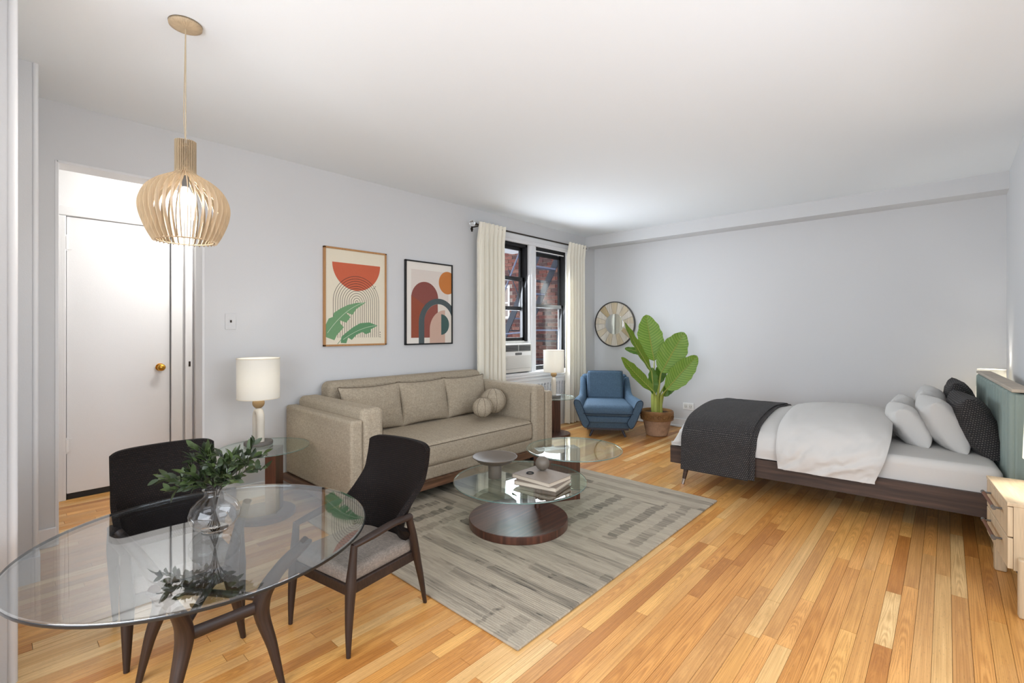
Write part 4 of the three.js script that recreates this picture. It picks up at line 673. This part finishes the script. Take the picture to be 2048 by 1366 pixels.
// ------------------------------------------------------------------ bed (its x axis runs from foot to head, z = 0 at the near rail)
const BED = [2.244, 0, 2.305], BT = 3.4 * Math.PI / 180, bedAt = (x, y, z) => [BED[0] + x * Math.cos(BT) + z * Math.sin(BT), y, BED[2] - x * Math.sin(BT) + z * Math.cos(BT)];
{
  const b = thing('bed', 'dark wooden platform bed with a green tufted headboard', 'bed', BED, BT);
  part('side_rail', boxUV(b2(0, 2.05, 0.174, 0.315, -0.03, 0)), mt.bedWood, b); part('side_rail', boxUV(b2(0, 2.05, 0.174, 0.315, -1.55, -1.52)), mt.bedWood, b);
  part('foot_rail', boxUV(b2(0, 0.03, 0.174, 0.315, -1.52, -0.03)), mt.bedWood, b);
  part('slat_deck', b2(0.03, 2.05, 0.20, 0.235, -1.52, -0.03), mt.bedWood, b);
  for (const [x, z, ox, oz] of [[0.13, -0.055, -0.03, 0.035], [0.13, -1.49, -0.03, -0.035], [1.95, -0.055, 0.03, 0.035], [1.95, -1.49, 0.03, -0.035]]) { const l = part('leg', taper([[x, 0.19, z], [x + ox * 0.75, 0.045, z + oz * 0.75]], [0.026, 0.0145], 14, 4), mt.bedWood, b); part('ferrule', taper([[x + ox * 0.75, 0.045, z + oz * 0.75], [x + ox, 0, z + oz]], [0.0148, 0.011], 14, 3), mt.steel, l); }
  const hb = part('headboard', boxUV(r2(2.052, 2.115, 0.06, 0.935, -1.57, 0.015, 0.012)), mt.green, b);
  for (let k = 0; k < 13; k++) { const z = -1.55 + k * 0.119; part('channel', boxUV(r2(2.030, 2.085, 0.30, 0.945, z + 0.001, z + 0.118, 0.026, 4)), mt.green, hb); }
  part('cap_rail', boxUV(r2(2.035, 2.125, 0.944, 0.966, -1.575, 0.02, 0.006, 2)), M('#c9c0b4', 0.6, { map: turned(paleGrain, 1.5, 0.8) }), hb);
}
solo('mattress', boxUV(r2(0, 1.97, 0, 0.235, -1.47, 0, 0.055, 6)), mt.sheet, 'white mattress with fitted sheet on the wooden bed', 'mattress', bedAt(0.045, 0.237, -0.035), BT);
{
  // cross-section of the bedding from the far hem to the near hem: [z, y]
  const prof = (pts) => new THREE.CatmullRomCurve3(pts.map(([z, y]) => V(0, y, z)), false, 'centripetal');
  const wr = (u, v, a, s) => a * ((fbm(u, v, 6, 9, s, 3) - 0.5) * 2 + 0.7 * Math.sin((u * 2.2 + v * 5 + fbm(u, v, 3, 3, s + 7) * 2.4) * 7) * sstep(0.45, 0.9, v));
  const drape = (name, label, cat, mat, x0, x1, pts, th, o = {}) => {
    const cv = prof(pts), { into, amp = 0.006, s = 1, foot = 0, edge = 0.05, skewL = () => 0, skewR = () => 0, puff = 0 } = o, xm = (x0 + x1) / 2;
    const f = (u, v) => {
      const p = cv.getPoint(v), q = cv.getTangent(v), n = V(0, -q.z, q.y).multiplyScalar(-1); if (n.y < 0 && Math.abs(q.z) > 0.5) n.multiplyScalar(-1);
      const nz = V(0, q.z, -q.y), x = lerp(x0 + skewL(v), x1 + skewR(v), u), rim = Math.min(sstep(0, edge, u), sstep(0, edge, 1 - u)), k = wr(u, v, amp, s) * rim + puff * Math.pow(4 * u * (1 - u), 0.5) * (0.35 + 0.65 * Math.sin(Math.PI * clamp(v)));
      let y = p.y + nz.y * k, z = p.z + nz.z * k; if (foot) { const d = sstep(0, foot, x - x0); y = lerp(Math.min(y, 0.34), y, Math.pow(d, 0.6)); }
      return V(x, y, z);
    };
    const geo = boxUV(smooth(shell(56, 90, (u, v) => f(u, 1 - v), th), 1.3));
    return into ? part(name, geo, mat, into) : solo(name, geo, mat, label, cat, BED, BT);
  };
  const base = [[-1.535, 0.33], [-1.54, 0.44], [-1.46, 0.535], [-1.15, 0.575], [-0.80, 0.600], [-0.40, 0.580], [-0.14, 0.535], [-0.03, 0.475], [0.008, 0.40], [0.006, 0.325]];
  drape('comforter', 'white puffy comforter over the foot half of the bed', 'bedding', mt.sheet, 0.012, 1.35, base, 0.018, { amp: 0.005, s: 11, foot: 0.10 });
  const lift = (d, near) => base.map(([z, y], i) => [z + (i < 2 ? -d : i > 7 ? d : 0), y + (i > 0 && i < 9 ? d : 0)]).slice(0, 9).concat(near);
  const throwB = thing('throw_blanket', 'charcoal knitted throw draped over the foot of the bed', 'blanket', BED, BT);
  drape('top_layer', '', '', mt.knit, 0.105, 0.60, lift(0.022, [[0.040, 0.33], [0.042, 0.24], [0.050, 0.145]]), 0.010, { into: throwB, amp: 0.004, s: 21, skewR: v => 0.02 + 0.05 * (1 - v) });
  drape('folded_edge', '', '', mt.knit, 0.585, 0.665, lift(0.012, [[0.028, 0.33], [0.030, 0.24], [0.036, 0.150]]), 0.008, { into: throwB, amp: 0.003, s: 22, skewR: v => 0.03 * (1 - v) });
  drape('duvet', 'thick white duvet folded across the middle of the bed', 'bedding', mt.duvet, 0.83, 1.40, lift(0.030, [[0.055, 0.36], [0.065, 0.285]]), 0.02, { amp: 0.011, s: 31, puff: 0.055, skewL: v => -0.03 * Math.sin(Math.PI * v), skewR: v => 0.09 * Math.sin(Math.PI * clamp(v * 1.02)) });
}
{
  const pil = (label, cat, grp, mat, w, h, t, x, y, z, lean, yaw, sd, o = {}) => { const m = solo('pillow', pillowGeo(w, h, t, { s: sd, wr: 0.008, puff: 0.34, ...o }), mat, label, cat, bedAt(x, y, z), 0, grp); m.rotation.set(0, BT - Math.PI / 2 + yaw, 0); m.rotateX(lean); return m; };
  const W = 'white pillows on the bed', D = 'dark knitted pillows on the bed';
  pil('dark knitted pillow leaning on the headboard, near side', 'pillow', D, mt.knit, 0.60, 0.42, 0.22, 1.93, 0.655, -0.62, 0.34, 0.06, 1);
  pil('dark knitted pillow leaning on the headboard, far side', 'pillow', D, mt.knit, 0.56, 0.44, 0.19, 1.925, 0.69, -1.24, 0.26, -0.03, 2);
  pil('larger white pillow in front of the near dark pillow', 'pillow', W, mt.duvet, 0.52, 0.38, 0.22, 1.765, 0.635, -0.63, 0.46, 0.12, 3);
  pil('larger white pillow in front of the far dark pillow', 'pillow', W, mt.duvet, 0.52, 0.40, 0.22, 1.765, 0.65, -1.19, 0.40, -0.04, 4);
  pil('small white pillow at the front of the near pillow row', 'pillow', W, mt.duvet, 0.43, 0.31, 0.21, 1.575, 0.600, -0.64, 0.56, 0.14, 5);
  pil('small white pillow at the front of the far pillow row', 'pillow', W, mt.duvet, 0.43, 0.32, 0.21, 1.585, 0.605, -1.12, 0.50, -0.05, 6);
}
// nightstands: drawer fronts face -x
function nightstand(label, at, turn) {
  const n = thing('nightstand', label, 'nightstand', at, turn, 'two drawer nightstands');
  part('body', boxUV(b2(0.02, 0.38, 0.20, 0.494, -0.24, 0.24)), mt.paleOak, n);
  part('top', boxUV(r2(-0.002, 0.382, 0.494, 0.512, -0.256, 0.256, 0.003, 2)), mt.paleOak, n);
  for (const [y0, y1] of [[0.352, 0.490], [0.204, 0.346]]) {
    const d = part('drawer', boxUV(r2(0, 0.019, y0, y1, -0.252, 0.252, 0.003, 2)), mt.paleOak, n), y = (y0 + y1) / 2 + 0.025;
    part('handle', [new THREE.CylinderGeometry(0.0075, 0.0075, 0.26, 14).rotateX(Math.PI / 2).translate(-0.03, y, 0)], mt.leather, d);
    for (const z of [-0.135, 0.135]) part('mount', [new THREE.CylinderGeometry(0.009, 0.009, 0.028, 14).rotateX(Math.PI / 2).translate(-0.03, y, z), new THREE.CylinderGeometry(0.005, 0.005, 0.03, 10).rotateZ(Math.PI / 2).translate(-0.015, y, z)], mt.dullMetal, d);
  }
  part('side_panel', boxUV(b2(0.0195, 0.38, 0.20, 0.494, 0.2405, 0.254)), mt.paleOak, n); part('side_panel', boxUV(b2(0.0195, 0.38, 0.20, 0.494, -0.254, -0.2405)), mt.paleOak, n);
  for (const s of [1, -1]) for (const x of [0.03, 0.31]) part('leg', boxUV(r2(x, x + 0.05, 0, 0.268, s > 0 ? 0.2545 : -0.2945, s > 0 ? 0.2945 : -0.2545, 0.009, 3)), mt.paleOak, n);
  part('stretcher', b2(0.08, 0.088, 0.085, 0.093, -0.254, 0.254), mt.softBlack, n);
  return n;
}
nightstand('pale oak two drawer nightstand beside the bed, closest to the viewer', [4.182, 0.0005, 2.805], 0.09);
nightstand('pale oak nightstand between the headboard and the back wall', [4.005, 0.0005, 0.325], 0);
function bedLamp(label, at) {
  const t = thing('bedside_lamp', label, 'lamp', at, 0, 'bedside lamps');
  part('base', lathe([[0, 0], [0.045, 0], [0.05, 0.006], [0.034, 0.03], [0.022, 0.07], [0.03, 0.11], [0.036, 0.13], [0.02, 0.15], [0.008, 0.155], [0.008, 0.2], [0, 0.2]], 40), M('#a9c0b3', 0.08, { clearcoat: 1 }), t);
  const s = part('shade', lathe([[0.100, 0.165], [0.090, 0.452], [0.0885, 0.452], [0.0985, 0.165], [0.100, 0.165]], 56), mt.shade, t);
  part('trim_ring', lathe([[0.0902, 0.448], [0.0912, 0.448], [0.0912, 0.454], [0.0885, 0.454]], 56), mt.cream, s);
  part('bulb', sp(0.028, 0, 0.27, 0, 20, 14), M('#ffffff', 0.5, { emissive: '#fff4e2', emissiveIntensity: 1.5 }), t);
  const p = new THREE.PointLight(new THREE.Color(1.0, 0.95, 0.88), 0.55, 0, 2); p.position.set(at[0], at[1] + 0.27, at[2]); p.shadow.radius = 1.4; scene.add(p);
}
bedLamp('cream lamp on the nightstand closest to the viewer, at the right picture edge', [4.372, 0.513, 2.80]);
bedLamp('cream lamp showing above the far end of the headboard', [4.285, 0.513, 0.36]);

// ------------------------------------------------------------------ fill lamp added unseen behind the camera, turned up to brighten the ceiling
{
  const t = thing('added_fill_lamp', 'added unseen fill lamp turned up to brighten the ceiling', 'lamp', [4.25, 0.0005, 7.15]);
  part('base', lathe([[0, 0], [0.14, 0], [0.14, 0.015], [0.02, 0.03], [0, 0.03]], 40), mt.white, t); part('pole', cy(0.012, 0.012, 0.58, 0, 0.31, 0, 16), mt.white, t);
  const dir = V(-0.12, 0.85, -1.0).normalize(), q = new THREE.Quaternion().setFromUnitVectors(V(0, 1, 0), dir), g = x => x.applyQuaternion(q).translate(0, 0.62, 0);
  part('head', g(lathe([[0.0, 0.0], [0.20, 0.005], [0.43, 0.05], [0.425, 0.055], [0.19, 0.012], [0.0, 0.008]], 48)), mt.white, t);
  part('lamp_disc', g(cy(0.34, 0.34, 0.008, 0, 0.035, 0, 32)), M('#ffffff', 0.5, { emissive: '#fffdf8', emissiveIntensity: 2 }), t);
  const o = V(4.25, 0.62, 7.15).addScaledVector(dir, 0.065); areaLight(new THREE.Color(0.90, 0.98, 1.09), 4, 0.60, 0.60, o.toArray(), o.clone().add(dir).toArray());
}

scene.traverse(o => { if (o.isMesh) { o.castShadow = o.receiveShadow = true; } if (o.isLight && !o.isRectAreaLight) o.castShadow = true; });
renderer.render(scene, camera);
